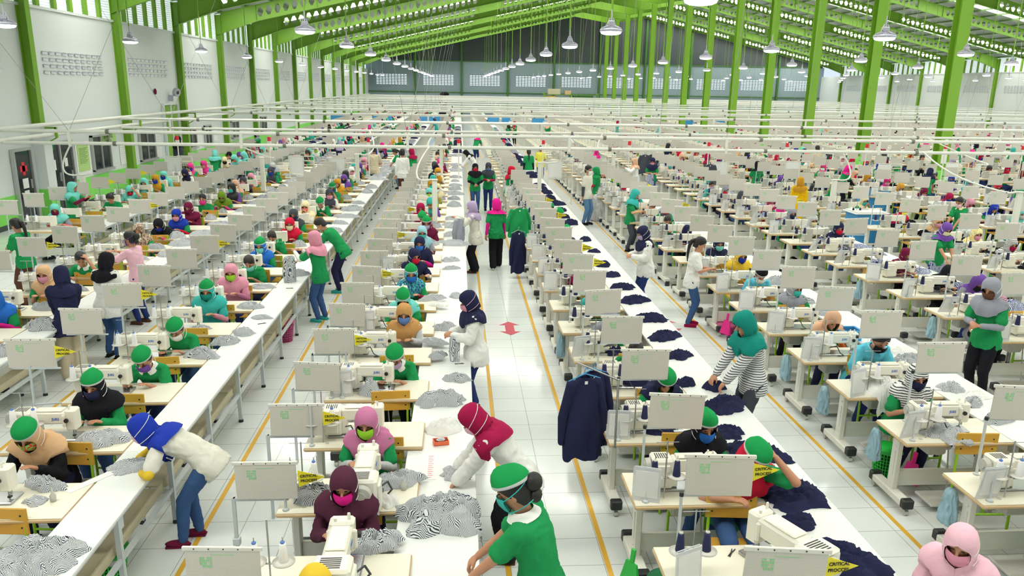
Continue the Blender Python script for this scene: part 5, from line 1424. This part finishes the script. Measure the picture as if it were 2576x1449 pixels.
PILES = [('s', -2.88, 4.80, 0.30, 0.26, 0.07), ('s', -3.0, 4.55, 0.26, 0.16, 0.06), ('s', -2.79, 6.10, 0.18, 0.14, 0.02), ('s', -3.23, 6.59, 0.24, 0.12, 0.06), ('s', -3.33, 5.79, 0.20, 0.08, 0.05), ('s', -3.28, 5.55, 0.10, 0.07, 0.02), ('s', -3.08, 8.87, 0.20, 0.12, 0.05), ('s', -2.93, 9.32, 0.16, 0.08, 0.05), ('s', -2.81, 9.70, 0.13, 0.09, 0.04), ('s', -3.43, 9.88, 0.13, 0.05, 0.03), ('s', -3.05, 10.94, 0.18, 0.09, 0.04), ('s', -2.73, 10.40, 0.13, 0.06, 0.02), ('s', -3.14, 12.06, 0.20, 0.08, 0.03), ('s', -2.78, 12.91, 0.20, 0.10, 0.05), ('s', -0.19, 7.46, 0.26, 0.14, 0.09), ('sd', -0.10, 5.24, 0.38, 0.24, 0.12), ('s', -0.52, 5.73, 0.22, 0.12, 0.06), ('s', -1.16, 5.52, 0.20, 0.12, 0.08), ('s', -0.60, 4.85, 0.18, 0.12, 0.07), ('w', -0.58, 5.42, 0.12, 0.08, 0.05), ('w', -0.15, 6.81, 0.20, 0.12, 0.07), ('s', -0.02, 8.11, 0.15, 0.06, 0.04), ('s', -0.26, 8.75, 0.10, 0.07, 0.04), ('s', -0.30, 9.27, 0.18, 0.07, 0.03), ('s', -0.21, 10.00, 0.16, 0.09, 0.05), ('s', -0.94, 7.62, 0.10, 0.08, 0.09), ('w', -0.29, 10.98, 0.14, 0.06, 0.04), ('s', -0.40, 11.33, 0.20, 0.07, 0.04), ('s', -0.15, 14.18, 0.17, 0.07, 0.04), ('s', -0.14, 13.52, 0.15, 0.05, 0.03), ('s', -0.02, 5.93, 0.14, 0.12, 0.03), ('s', -0.04, 11.65, 0.10, 0.10, 0.03),
 ('n', 2.62, 4.50, 0.34, 0.22, 0.08), ('n', 2.69, 5.38, 0.30, 0.20, 0.07), ('n', 2.68, 6.13, 0.26, 0.19, 0.07), ('n', 2.56, 6.55, 0.16, 0.12, 0.05), ('n', 2.72, 7.15, 0.26, 0.16, 0.08), ('n', 2.80, 7.68, 0.12, 0.10, 0.06), ('n', 2.52, 7.81, 0.12, 0.10, 0.06), ('n', 2.70, 8.71, 0.14, 0.07, 0.04), ('n', 2.70, 9.43, 0.20, 0.09, 0.05), ('n', 2.71, 10.23, 0.20, 0.10, 0.05), ('n', 2.70, 11.19, 0.20, 0.10, 0.05), ('n', 2.66, 11.95, 0.18, 0.07, 0.05), ('n', 2.68, 12.82, 0.14, 0.07, 0.04), ('n', 2.66, 13.59, 0.14, 0.07, 0.05), ('n', 2.70, 14.81, 0.10, 0.05, 0.04), ('n', 2.70, 15.95, 0.12, 0.07, 0.05), ('n', 2.75, 18.16, 0.15, 0.06, 0.05), ('n', 1.92, 6.62, 0.17, 0.08, 0.05), ('n', 1.96, 7.78, 0.20, 0.08, 0.06), ('n', 1.92, 8.82, 0.12, 0.08, 0.06), ('n', 2.56, 4.98, 0.14, 0.10, 0.06),
 ('wd', 4.68, 7.50, 0.22, 0.20, 0.10), ('s', 5.45, 8.37, 0.18, 0.12, 0.07), ('w', 5.56, 8.76, 0.18, 0.10, 0.06), ('s', 5.06, 8.70, 0.15, 0.08, 0.05), ('sd2', 4.66, 6.50, 0.22, 0.16, 0.05), ('s', 5.45, 6.78, 0.22, 0.09, 0.06), ('s', 5.46, 7.59, 0.12, 0.09, 0.04), ('s', 5.42, 7.17, 0.14, 0.08, 0.05), ('w', 5.62, 7.37, 0.15, 0.10, 0.04), ('s', 5.20, 9.75, 0.14, 0.08, 0.04), ('s', 5.40, 10.45, 0.16, 0.10, 0.04), ('s', 5.41, 11.09, 0.10, 0.06, 0.04),
 ('p', 8.42, 11.49, 0.22, 0.12, 0.04), ('p', 8.46, 10.84, 0.16, 0.08, 0.04), ('p', 8.47, 14.59, 0.16, 0.06, 0.03), ('b', 11.2, 16.0, .2, .07, .05)]
def near_what(x, y):
    best = min(range(len(STATIONS)), key=lambda i: abs(STATIONS[i][2] + .8 - x) * 2 + abs(STATIONS[i][3] + .5 - y)); li, k, _, _ = STATIONS[best]
    return f'{ordw(k)} seat, {SHORT[li]}'
seen_lab = {}
def pile(kind, x, y, sx, sy, h, seed, z=TZ, near=True):
    hang = ('x', .24, 2.6) if kind == 'sd' else (('y', .09, 2.2) if kind in ('wd', 'sd2') else None)
    if hang and kind != 'sd': hang = ('y', y - (LINES[5]['y0'] + PITCH * round((y - .25 - LINES[5]['y0']) / PITCH)), 2.0)
    me = pile_mesh(seed, sx, sy * (1.5 if hang and kind != 'sd' else 1), h, PMAT[kind[0]], hang)
    o = obj('garment', me); o.location = (x, y, z); o.rotation_euler = (0, 0, 0 if hang else rs.uniform(-.5, .5))
    size = 'large' if sx > .22 else ('small' if sx < .13 else 'mid-sized')
    lab = f'{size} crumpled {PNAME[kind[0]]} garment lying by the {near_what(x, y)}'
    n = seen_lab.get(lab, 0); seen_lab[lab] = n + 1
    if n: lab = lab.replace('crumpled', ['', 'creased', 'bunched up', 'flattened', 'folded over', 'rumpled', 'loose', 'rolled up'][min(n, 7)])
    return tag(o, lab, 'garment', 'garments on the tables')
for i, (kd, x, y, sx, sy, h) in enumerate(PILES):
    if kd == 'n' and 8 < y < 16 and x > 2.5: sx *= 1.2; sy *= 1.7; h *= 1.2
    if kd == 's' and y > 7.5 and sx < .25: sx *= 1.1; sy *= 1.25; h *= 1.2
    zz = TZ
    if -.35 < x < .2: zz = .709 if x > -.25 else TZ
    pile(kd, x, y, sx, sy, h, i + 1, zz + .001)
VAR = {}
for li, k, x, y in STATIONS:
    a, b_ = xvis(y + 1)
    if x > b_ - .4 or x + 1.5 < a: continue
    near_done = (li == 2 and y < 13) or (li == 3 and y < 14) or (li == 4 and y < 16) or (li == 5 and y < 11)
    if near_done: continue
    kd = {'striped_cloth': 's', 'cloth_navy': 'n', 'print_cloth': 'p', 'cloth_black': 'b', 'cloth_white': 'w', 'cloth_grey': 'g'}[LINES[li]['pile']]
    for j, pr in enumerate((.85, .45)):
        if rs.random() > pr: continue
        v = rs.randrange(4)
        if (kd, v) not in VAR: VAR[(kd, v)] = pile_mesh(100 + v * 7, .21 + .03 * v, .10 + .015 * v, .06, PMAT[kd])
        o = obj('garment', VAR[(kd, v)]); px = (x + 1.32 if j == 0 else x + .88); zz = .709 if (li == 3 and j == 0) else TZ
        o.location = (px - .05, y + (.55 if j == 0 else .25) + rs.uniform(-.1, .1), zz + .001); o.rotation_euler = (0, 0, rs.uniform(-.4, .4))
        u_ = rs.uniform(.65, 1.25) * (.75 if j else 1); o.scale = (u_, u_ * rs.uniform(.8, 1.5), rs.uniform(.8, 1.5))
        tag(o, f'{PNAME[kd]} garment on the {"long white table" if j == 0 else "sewing table"}, {ordw(k)} seat, {SHORT[li]}', 'garment', 'garments on the tables')

# ------------------------------------------------------------------ hanging blouses
def blouse_mesh(seed, W, L_, mt):
    q = MB(); N = 36; R_ = 22; vs = []
    for i in range(R_ + 1):
        t = i / R_; z = -L_ * t
        w_ = W * (.30 + .75 * min(1, t * 5) ** .6) if t < .2 else W * (1.05 + .22 * t)
        d = .03 + .045 * t
        for j in range(N):
            a = 2 * PI * j / N; f = 1 + .10 * t * math.sin(a * 7 + seed) + .2 * t * noise.noise(Vector((math.cos(a) * 3 + seed, math.sin(a) * 3, t * 2)))
            vs.append((w_ / 2 * math.cos(a) * (1 + .04 * math.sin(t * 9 + seed)), d * math.sin(a) * f * 1.3 + .012 * math.sin(t * 7 + a * 3), z - (.05 * abs(math.sin(a * 2 + seed)) if i == R_ else 0)))
    fs = [(i * N + j, (i + 1) * N + j, (i + 1) * N + (j + 1) % N, i * N + (j + 1) % N) for i in range(R_) for j in range(N)]
    q.add(vs, fs, 0, True)
    for sx in (-1, 1):
        cone(q, (sx * W * .42, 0, -L_ * .09), (sx * W * .66, .01, -L_ * .5), .05, .045, 10); cone(q, (sx * W * .66, .01, -L_ * .5), (sx * W * .70, 0, -L_ * .82), .045, .03, 10)
    return q.mesh('blouse', [mt])
def hanging(x, y, ztop_, rz, seed, W, L_, mt, lab, name='blouse'):
    e = empty('hanging_' + name, (x, y, ztop_), rz, lab, name)
    obj(name, blouse_mesh(seed, W, L_, mt), e)
    q = MB(); q.tube([(-.16, 0, -.03), (0, 0, .03), (.16, 0, -.03)], .006, 6); q.tube([(0, 0, .03), (0, 0, .07), (.02, 0, .09), (.03, 0, .07)], .004, 6); q.build('hanger', 'blue_box' if seed < 3 else 'steel', e)
    q = MB(); q.box(-.015, -.045, -.06, .015, -.042, -.03); q.build('neck_label', 'paper', e)
hanging(1.17, 6.62, 1.32, .25, 1, .31, .78, 'cloth_navy', 'navy blouse on a blue hanger beside the centre aisle, nearer of two')
hanging(1.28, 6.80, 1.30, .35, 2, .31, .74, 'cloth_navy', 'navy blouse on a blue hanger just behind the nearest hanging blouse')
q = MB(); q.cyl((1.42, 6.3, TZ), (1.42, 6.3, 1.42), .01, .01, 8); q.cyl((1.42, 6.3, 1.41), (1.12, 6.75, 1.41), .008, .008, 6); tag(q.build('hanger_rail', 'steel'), 'steel rail holding the two navy blouses by the centre aisle', 'rail')
hanging(1.26, 15.9, 1.45, .45, 4, .40, .55, 'cloth_green', 'green shirt hanging from a rail at the edge of the centre aisle', 'shirt')
hanging(1.24, 15.7, 1.0, .4, 5, .24, .85, 'cloth_navy', 'pair of navy trousers hanging under the green shirt', 'trousers')
q = MB(); q.cyl((1.42, 16.0, TZ), (1.42, 16.0, 1.56), .01, .01, 8); q.cyl((1.42, 16.0, 1.55), (1.26, 15.8, 1.55), .008, .008, 6); tag(q.build('hanger_rail', 'steel'), 'steel rail holding the green shirt and navy trousers', 'rail')
for i, (x, y) in enumerate(((8.6, 25.9), (7.2, 29.5), (7.5, 29.6))):
    hanging(x, y, 1.45, .1, 6 + i, .42, .7, 'cloth_dgrey', f'dark grey garment on a hanger, {ordw(i)} of the three hanging behind the right aisle', 'garment')
    q = MB(); q.cyl((x, y + .06, 0), (x, y + .06, 1.56), .012, .012, 8); q.cyl((x, y + .06, 1.54), (x, y, 1.54), .008, .008, 6); tag(q.build('garment_stand', 'frame_grey'), f'pole carrying the {ordw(i)} dark grey hanging garment', 'stand')

# ------------------------------------------------------------------ baskets, bags, bins, boxes
def basket(x, y, rb, rt, h, mt, lab, z=0):
    e = empty('basket', (x, y, z), 0, lab, 'basket')
    q = MB(); n = 30
    for i in range(n):
        a = 2 * PI * i / n; q.cyl((rb * math.cos(a), rb * math.sin(a), 0), (rt * math.cos(a), rt * math.sin(a), h), .0055, .0055, 4, caps=False)
    for j in range(9):
        f = j / 9; r = rb + (rt - rb) * f; q.lathe([(r - .003, h * f), (r + .003, h * f), (r + .003, h * f + .008), (r - .003, h * f + .008)], 28)
    q.build('lattice', mt, e)
    q = MB(); q.lathe([(rt - .004, h - .03), (rt + .008, h - .03), (rt + .012, h), (rt - .004, h + .004)], 28); q.build('rim', mt, e)
    q = MB(); q.lathe([(.01, 0), (rb, 0), (rb, .01), (.01, .01)], 28); q.build('base', mt, e)
mat('plastic_pink', (196, 84, 136), .4); mat('plastic_green', (40, 190, 70), .4); mat('plastic_dgreen', (24, 112, 70), .4); mat('bin_grey', (140, 146, 150), .5); mat('bag_blue', (156, 190, 204), .7, bump=.4); mat('clear_bag', (225, 225, 225), .2, alpha=.8, bump=.6)
basket(-2.72, 11.62, .10, .14, .33, 'plastic_pink', 'pink lattice basket on the floor beside the long white table')
basket(-2.82, 5.55, .12, .17, .30, 'plastic_green', 'green lattice basket under the long white table, bottom left')
basket(1.62, 5.02, .12, .17, .26, 'plastic_dgreen', 'dark green round basket under a table right of the centre aisle')
basket(4.50, 7.05, .11, .15, .33, 'plastic_green', 'tall bright green basket under the striped hijab worker')
basket(4.45, 11.9, .12, .16, .16, 'plastic_pink', 'maroon-pink basin shaped basket behind the ponytail person')
basket(2.95 - .6, 15.2, .12, .16, .3, 'plastic_pink', 'pink basket under the navy blouse table')
def bag(x, y, z, r, mt, lab, seed):
    q = MB(); q.ell((0, 0, 0), r, 48, 26); me = q.mesh('bag', [mt])
    for v in me.vertices:
        p = v.co; tz = p.z / r[2]; a = math.atan2(p.y, p.x); bx = (1 - min(1, abs(tz)) ** 4) ** .25 / max(.12, (1 - min(1, tz * tz)) ** .5)
        f = min(bx, 2.0) * (1.02 - .75 * abs(noise.noise(Vector((math.cos(a) * 2.4 + seed, math.sin(a) * 2.4, tz * 1.3)))) - .3 * abs(noise.noise(Vector((math.cos(a) * 6, math.sin(a) * 6 + seed, tz * 4))))) * (.82 - .22 * tz)
        v.co = Vector((p.x * f, p.y * f, p.z * (1 + .12 * noise.noise(Vector((a * 2, seed, 0))))))
    o = obj('bag', me); o.location = (x, y, z); return tag(o, lab, 'bag')
for i, (x, y) in enumerate(((4.12, 6.78), (4.12, 7.9), (4.14, 5.6), (4.12, 8.95), (7.1, 10.6), (7.1, 12.8), (1.34, 9.9))):
    bag(x + .06, y, .50, (.08, .11, .17), 'bag_blue', f'pale blue cloth bag hanging at a table end, {ordw(i)} of seven such bags', i)
bag(4.25, 22.9, .38, (.36, .30, .42), 'clear_bag', 'big clear plastic bag of scraps on the floor beside the polo shirt', 9)
bag(4.75, 23.3, .34, (.25, .25, .36), 'clear_bag', 'smaller clear plastic bag behind the big one', 12)
bag(11.9, 17.0, .9, (.22, .2, .16), 'cloth_white', 'round white cloth bundle beside the ponytail person near the right edge', 15)
def dustpan(x, y, z, mt, lab):
    q = MB(); q.add([(0, -.09, -.15), (0, .09, -.15), (0, .05, .08), (0, -.05, .08), (.05, -.09, -.15), (.05, .09, -.15), (.015, .05, .08), (.015, -.05, .08)], [(0, 1, 2, 3), (7, 6, 5, 4), (0, 4, 5, 1), (1, 5, 6, 2), (2, 6, 7, 3), (3, 7, 4, 0)])
    q.rbox(0, -.02, .08, .02, .02, .2, .005); o = q.build('dustpan', mt); o.location = (x, y, z); o.rotation_euler = (.1, 0, .7); tag(o, lab, 'dustpan')
dustpan(1.30, 5.02, .36, 'plastic_green', 'bright green dustpan hanging at a table leg by the centre aisle')
dustpan(4.22, 11.3, .32, 'cloth_hotpink', 'hot pink dustpan hanging at a table leg beside the right aisle')
dustpan(4.55, 6.7, .25, 'cloth_hotpink', 'pink dustpan beside the tall bright green basket')
def crate(x, y, z, w_, d_, h_, mt, lab, name='crate'):
    e = empty(name, (x, y, z), 0, lab, name)
    q = MB(); t = .02
    q.box(-w_ / 2, -d_ / 2, 0, w_ / 2, -d_ / 2 + t, h_); q.box(-w_ / 2, d_ / 2 - t, 0, w_ / 2, d_ / 2, h_); q.box(-w_ / 2, -d_ / 2 + t, 0, -w_ / 2 + t, d_ / 2 - t, h_); q.box(w_ / 2 - t, -d_ / 2 + t, 0, w_ / 2, d_ / 2 - t, h_); q.box(-w_ / 2 + t, -d_ / 2 + t, 0, w_ / 2 - t, d_ / 2 - t, t)
    q.build('crate_body', mt, e)
    q = MB()
    for a, b_, c_, d2 in ((-w_ / 2 - .012, -d_ / 2 - .012, w_ / 2 + .012, -d_ / 2), (-w_ / 2 - .012, d_ / 2, w_ / 2 + .012, d_ / 2 + .012), (-w_ / 2 - .012, -d_ / 2, -w_ / 2, d_ / 2), (w_ / 2, -d_ / 2, w_ / 2 + .012, d_ / 2)): q.box(a, b_, h_ - .04, c_, d2, h_)
    q.build('crate_rim', mt, e)
crate(5.15, 9.35, TZ, .3, .22, .14, 'blue_box', 'blue plastic crate on the table behind the peach hijab')
crate(13.3, 17.2, TZ, .42, .3, .2, 'plastic_pink', 'pink plastic crate on a table near the right edge')
crate(10.4, 18.75, 0, .75, .6, .95, 'blue_box', 'tall blue storage tub standing between the lines on the right')
crate(13.3, 23.7, 0, .7, .6, .9, 'blue_box', 'tall blue storage tub behind the first blue tub')
q = MB(); q.rbox(-.45, -.35, 0, .45, .35, .03, .01); q.rbox(-.4, -.3, .03, .4, .3, .06, .01); o = q.build('board', 'table_white'); o.location = (10.4, 18.75, .951); tag(o, 'white board lying on top of the nearer blue tub', 'board')
for i, (x, y) in enumerate(((1.05 + .1, 21.2), (10.6, 17.7), (12.6, 25.4), (4.9, 21.6))):
    e = empty('waste_bin', (x, y, 0), 0, f'grey round waste bin, {ordw(i)} of four from the front', 'bin')
    q = MB(); q.lathe([(.15, 0), (.19, .45), (.175, .45), (.14, .02)], 22); q.build('bin_body', 'bin_grey', e)
    q = MB(); q.lathe([(.19, .44), (.205, .45), (.2, .475), (.18, .47)], 22); q.build('bin_rim', 'bin_grey', e)
# small things on the near tables
e = empty('tool_tray', (-.17, 6.52, .71), .2, 'small orange tray of clips on the white table by the crimson hijab', 'tray')
q = MB(); q.box(-.07, -.045, 0, .07, .045, .005); q.box(-.07, -.045, 0, .07, -.04, .04); q.box(-.07, .04, 0, .07, .045, .04); q.box(-.07, -.04, 0, -.065, .04, .04); q.box(.065, -.04, 0, .07, .04, .04); q.build('tray_body', 'orange_plastic', e)
q = MB(); q.ell((0, 0, .035), (.05, .03, .022), 12, 8); q.build('clips', 'steel', e)
q = MB(); q.box(-.05, -.25, 0, .05, .25, .002, 0)
for i in range(12): q.box(-.02, -.22 + i * .035, .002, .015 + .01 * (i % 2), -.212 + i * .035, .0026, 1)
o = q.build('size_chart', ['paper', 'cloth_salmon']); o.location = (-.25, 6.1, .71); tag(o, 'narrow printed measuring sheet under the hands of the crimson hijab', 'sheet')
q = MB(); q.box(-.04, -.2, 0, .04, .2, .002); o = q.build('paper_strip', 'paper'); o.location = (-3.0, 5.85, .751); o.rotation_euler = (0, 0, -.6); tag(o, 'white paper strip in front of the blue hijab', 'paper')
def oilcan(x, y, lab):
    q = MB(); q.lathe([(.022, 0), (.024, .05), (.010, .07), (.006, .10), (.003, .12)], 14); o = q.build('oil_bottle', 'machine_grey'); o.location = (x, y, TZ); tag(o, lab, 'bottle')
oilcan(-.45, 5.62, 'small grey nozzle bottle on the table beside the mauve hijab'); oilcan(-3.15, 5.55, 'small grey nozzle bottle on the table of the beige hijab'); oilcan(2.0, 5.75, 'small grey nozzle bottle on the table behind the first chart right of the aisle')
for i, (x, y, rz) in enumerate(((-2.72, 10.1, .5), (-4.2, 9.6, .2), (-.05, 8.5, .1), (1.9, 4.6, .9), (-2.75, 12.0, .0))):
    q = MB(); q.tube([(0, 0, .004), (.05, .006, .004), (.11, 0, .004)], .004, 5); q.tube([(0, .012, .004), (.05, .01, .004), (.1, .02, .004)], .004, 5); o = q.build('thread_snips', 'black_plastic'); o.location = (x, y, TZ); o.rotation_euler = (0, 0, rz)
    tag(o, f'small dark thread snips on a table, {ordw(i)} of five', 'scissors')
q = MB(); q.lathe([(.01, 0), (.06, .0), (.06, .03), (.04, .03), (.04, .02)], 20); o = q.build('tape_roll', 'cloth_mustard'); o.location = (-.93, 10.05, TZ); tag(o, 'yellow tape roll on the table left of the aisle', 'tape')
# bits of cloth in the hands
for (x, y, z, kd, lab, h, ww) in ((-.0, 15.9, 1.22, 'g', 'grey cloth held up by the person in the lilac hijab', .55, .2), (-2.78, 12.45, 1.18, 's', 'striped garment held up by the pink hijab person', .5, .12), (-.05, 8.75, 1.02, 's', 'striped strip dangling from the hands of the navy hijab', .4, .05),
                                  (.06, 4.12, .78, 's', 'striped garment held at the table edge by the capped person in front', .5, .1), (6.75, 26.7, 1.0, 'p', 'bundle of denim carried in the arms', .45, .3)):
    e_ = blouse_mesh(len(lab), ww, h, PMAT[kd]); o = obj('held_garment', e_); o.location = (x, y, z); o.rotation_euler = (0, 0, .8); tag(o, lab, 'garment')

# ------------------------------------------------------------------ service posts, beacons, racks
for i, (x, y, h) in enumerate(((-9.6, 20.3, 1.55), (-5.92, 23.7, 1.72), (-.57, 18.2, 1.75), (-3.3, 25.4, 1.7), (-.6, 26.6, 1.8), (2.45, 23.2, 1.7), (12.9, 16.75, 1.75), (10.2, 20.2, 1.6), (5.3, 26.2, 1.7), (16.9, 24.0, 1.7))):
    e = empty('service_post', (x, y, 0), 0, f'pale square service post with a hose at its top, {ordw(i)} of ten', 'post', 'service posts')
    q = MB(); q.rbox(-.06, -.05, 0, .06, .05, h, .008); q.build('post_body', 'frame_white', e)
    q = MB(); q.rbox(-.075, -.065, h, .075, .065, h + .03, .006); q.build('post_cap', 'frame_white', e)
    rk = min(rows_y, key=lambda v: abs(v - y)) - y; s2 = 1 if i % 2 else -1
    pts = []
    for j in range(13):
        u = j / 12; pts.append((s2 * (.08 + .38 * math.sin(u * PI * .9)), rk * max(0, u - .3) / .7, h + .02 + (2.35 - h) * u ** 1.6 - .12 * math.sin(u * PI)))
    q = MB(); q.tube(pts, .022, 8); q.build('hose', 'pipe_white', e)
BEAC = [-9.65, -6.55, -3.15, -.0, 3.0, 6.1, 9.0, 11.9, 14.9, 17.9, 20.9]
for i, x in enumerate(BEAC):
    e = empty('call_beacon', (x, 27.4, 0), 0, f'red call beacon on a thin white pole, {ordw(i)} from the left wall', 'beacon', 'call beacons')
    q = MB(); q.cyl((0, 0, 0), (0, 0, 1.92), .02, .02, 8); q.cyl((0, 0, 0), (0, 0, .02), .14, .12, 14); q.build('pole', 'frame_white', e)
    q = MB(); q.rbox(-.06, -.05, 1.86, .06, .05, 1.96, .01); q.build('lamp_base', 'frame_white', e)
    q = MB(); q.cyl((0, 0, 1.96), (0, 0, 2.1), .06, .055, 12); q.build('red_lens', 'red_lamp', e)
for i, x in enumerate((-9.3, -5.4, -3.9, 1.05, 3.5, 5.2, 9.35, 12.2, 15.3, 18.2)):
    y = 27.0 if i % 2 else 26.4
    e = empty('notice_rack', (x, y, 0), 0, f'white frame rack with notice panel and shelves, {ordw(i)} from the left wall', 'rack', 'notice racks')
    q = MB()
    for xx in (-.42, .42): q.box(xx - .015, -.015, 0, xx + .015, .015, 1.5)
    q.box(-.42, -.012, 1.47, .42, .012, 1.5); q.box(-.42, -.012, .85, .42, .012, .88); q.box(.05, -.012, .85, .08, .012, 1.5); q.box(-.42, -.2, 0, -.39, .2, .03); q.box(.39, -.2, 0, .42, .2, .03); q.build('rack_frame', 'frame_white', e)
    q = MB(); q.box(-.40, -.005, .89, .04, .005, 1.46); q.build('notice_panel', 'paper', e)
    for j in range(4):
        q = MB(); q.box(.09, -.1, .93 + j * .13, .40, .1, .945 + j * .13); q.build('shelf', 'shelf_board', e)

# column sign and clock
q = MB(); q.box(-.11, -.235, 1.3, .11, -.222, 1.75); o = q.build('column_notice', 'paper'); o.location = (XM - .27, FR[5], 0); tag(o, 'white notice plate on the nearest green column above the light green plinth', 'notice')
q = MB(); q.cyl((0, -.222, 2.12), (0, -.25, 2.12), .11, .11, 20); o = q.build('wall_clock', 'paper'); o.location = (XM - .27, FR[5], 0); tag(o, 'small round white clock on the nearest green column', 'clock')
q = MB(); q.box(-.25, -.1, 2.2, .25, .1, 3.2); o = q.build('air_cabinet', 'dark_sheet'); o.location = (XM - .6, 41.0, 0)
tag(o, 'dark cabinet fixed beside a green column', 'cabinet')
D.objects.remove(o)

# ------------------------------------------------------------------ the far half of the hall
def append_mesh(q, me, T, base):
    o0 = len(q.v)
    for v in me.vertices: q.v.append(T @ v.co)
    for p in me.polygons:
        q.f.append([o0 + i for i in p.vertices]); q.m.append(base[p.material_index] if isinstance(base, (list, tuple)) else base); q.sm.append(p.use_smooth)
FL = []
for li in range(-1, 20):
    x = -9.35 + 2.66 * 0
XS = [L['x'] for L in LINES] + [31.4, 34.2, 37.0, 39.8, 42.6, 45.4]
ft = MB(); fm = MB(); fb = MB(); fg = MB(); fp = MB()
simple = MB(); simple.box(0, 0, TZ - .04, 1.07, TD, TZ, 0); simple.box(.06, .2, .05, .14, .34, TZ - .04, 1); simple.box(.93, .2, .05, 1.0, .34, TZ - .04, 1); simple.box(.1, .25, .17, .97, .29, .34, 1)
sme = simple.mesh('t', ['cream_top', 'frame_white'])
mch = MB(); mch.box(-.50, -.09, .0, -.33, .085, .28, 0); mch.box(-.34, -.05, .15, .05, .06, .28, 0); mch.cyl((-.62, -.15, .2), (-.62, -.15, .33), .035, .02, 6, 0); mch.cyl((-.44, -.15, .2), (-.44, -.15, .33), .035, .02, 6, 0)
mme = mch.mesh('m', ['machine_white'])
bd = MB(); bd.box(0, -.006, 1.13, .46, .006, 1.43, 0); bd.cyl((0, 0, TZ), (0, 0, 1.4), .012, .012, 5, 1)
bme = bd.mesh('b', ['chart_sleeve', 'frame_grey'])
pq = MB(); P = POSES['sew']; pq.ell(P.head, (.10, .115, .14), 8, 6, 0); pq.cyl(P.neck - Vector((0, 0, .02)), P.head, .12, .09, 8, 0); pq.cyl(P.pel, P.neck, .17, .15, 8, 1); pq.ell(P.head + Vector((0, -.07, -.02)), (.05, .05, .06), 6, 5, 2)
for i in (0, 1): pq.cyl(P.sh[i], P.el[i], .055, .05, 5, 1); pq.cyl(P.el[i], P.wr[i], .04, .03, 5, 2)
pme = pq.mesh('p', ['skin'])
FC = ['skin', 'cloth_green', 'cloth_teal', 'cloth_pink', 'cloth_navy', 'cloth_maroon', 'cloth_black', 'cloth_magenta', 'cloth_white', 'cloth_aqua', 'cloth_purple', 'cloth_mustard', 'cloth_red']
gme = pile_mesh(300, .25, .12, .07, 'cloth_grey')
rf = random.Random(11)
for li, x0 in enumerate(XS):
    y = YMAX + .6
    if li >= len(LINES): y = 26.0 + (x0 - 28.6) * 1.35
    while y < 98:
        a, b_ = xvis(y)
        if x0 < b_ and x0 + 1.6 > a and rf.random() < .96:
            T = Matrix.Translation((x0, y, 0))
            append_mesh(ft, sme, T, [0, 1])
            append_mesh(fm, mme, Matrix.Translation((x0 + .75, y + .3, TZ)), 0)
            append_mesh(fb, bme, Matrix.Translation((x0 + .25, y + .45, 0)), [0, 1])
            if y < 62 or rf.random() < .5:
                if rf.random() < .82: append_mesh(fp, pme, Matrix.Translation((x0 + .72 + rf.uniform(-.15, .15), y + .9, rf.uniform(-.03, .1))), [rf.choice(range(2, 13)), rf.choice([1, 1, 1, 4, 8, 5, 2]), 0])
                if y < 60: append_mesh(fg, gme, Matrix.Translation((x0 + 1.35, y + .6, TZ)), 0 if rf.random() < .6 else 1)
        y += PITCH
    if x0 < 47:
        ft.box(x0 + 1.075, YMAX + 2.5, TZ - .03, x0 + 1.65, 98, TZ, 2)
for q, nm, ms, lab, ct in ((ft, 'distant_workbench', ['cream_top', 'frame_white', 'table_white'], 'many rows of cream work tables filling the far half of the hall', 'tables'),
                       (fm, 'distant_machinery', ['machine_white'], 'many small white sewing machines on the far tables', 'sewing machines'), (fb, 'distant_paper', ['chart_sleeve', 'frame_grey'], 'many beige chart boards above the far tables', 'chart boards'),
                       (fg, 'distant_cloth', ['cloth_grey', 'cloth_navy'], 'many crumpled garments on the far white tables', 'garments'), (fp, 'distant_crowd', FC, 'crowd of seated workers in coloured hijabs far down the hall', 'crowd')):
    o = q.build(nm, ms); tag(o, lab, ct, None, 'stuff')
for i, (x, w_) in enumerate(((-10.0, 1.8), (-6.6, 1.6), (-2.8, 2.4), (3.0, 1.0), (4.4, 1.3), (7.2, 1.6), (20.5, 1.0), (23.5, 1.2))):
    crate(x, 68.0, .75, w_, .6, .6, 'blue_box', f'blue crate standing on the tables far down the hall, {ordw(i)} from the left')
# store rack at the back wall
e = empty('storage_rack', (14.5, 101.5, 0), 0, 'green and brown storage rack against the back wall', 'rack')
q = MB()
for x in (-3.5, 0, 3.5):
    q.box(x - .06, -.5, 0, x + .06, -.4, 3.2); q.box(x - .06, .4, 0, x + .06, .5, 3.2)
for z in (1.0, 2.0, 3.0): q.box(-3.5, -.5, z - .05, 3.5, .5, z)
q.build('rack_frame', 'green_steel', e)
for i, (x, z, w_, h_, mt) in enumerate(((-2.6, 2.0, 1.2, .8, 'ply'), (-1.0, 2.0, 1.0, .6, 'shelf_board'), (1.6, 2.0, 2.6, .9, 'dark_green_steel'), (-2.2, 3.0, 1.6, .7, 'shelf_board'), (-.4, 3.0, .8, .5, 'wood_edge'))):
    q = MB(); q.rbox(x - w_ / 2, -.4, z, x + w_ / 2, .4, z + h_, .02); o = q.build('carton', mt); o.location = (14.5, 101.5, 0); tag(o, f'carton stored on the far rack, {ordw(i)} of five', 'carton')
q = MB(); q.rbox(-.5, -.3, 0, .5, .3, 2.6, .02); q.ell((.2, 0, 2.8), (.6, .3, .3)); o = q.build('black_bale', 'cloth_black'); o.location = (-2.0, 101, 0); tag(o, 'black wrapped bale standing near the back wall', 'bale')
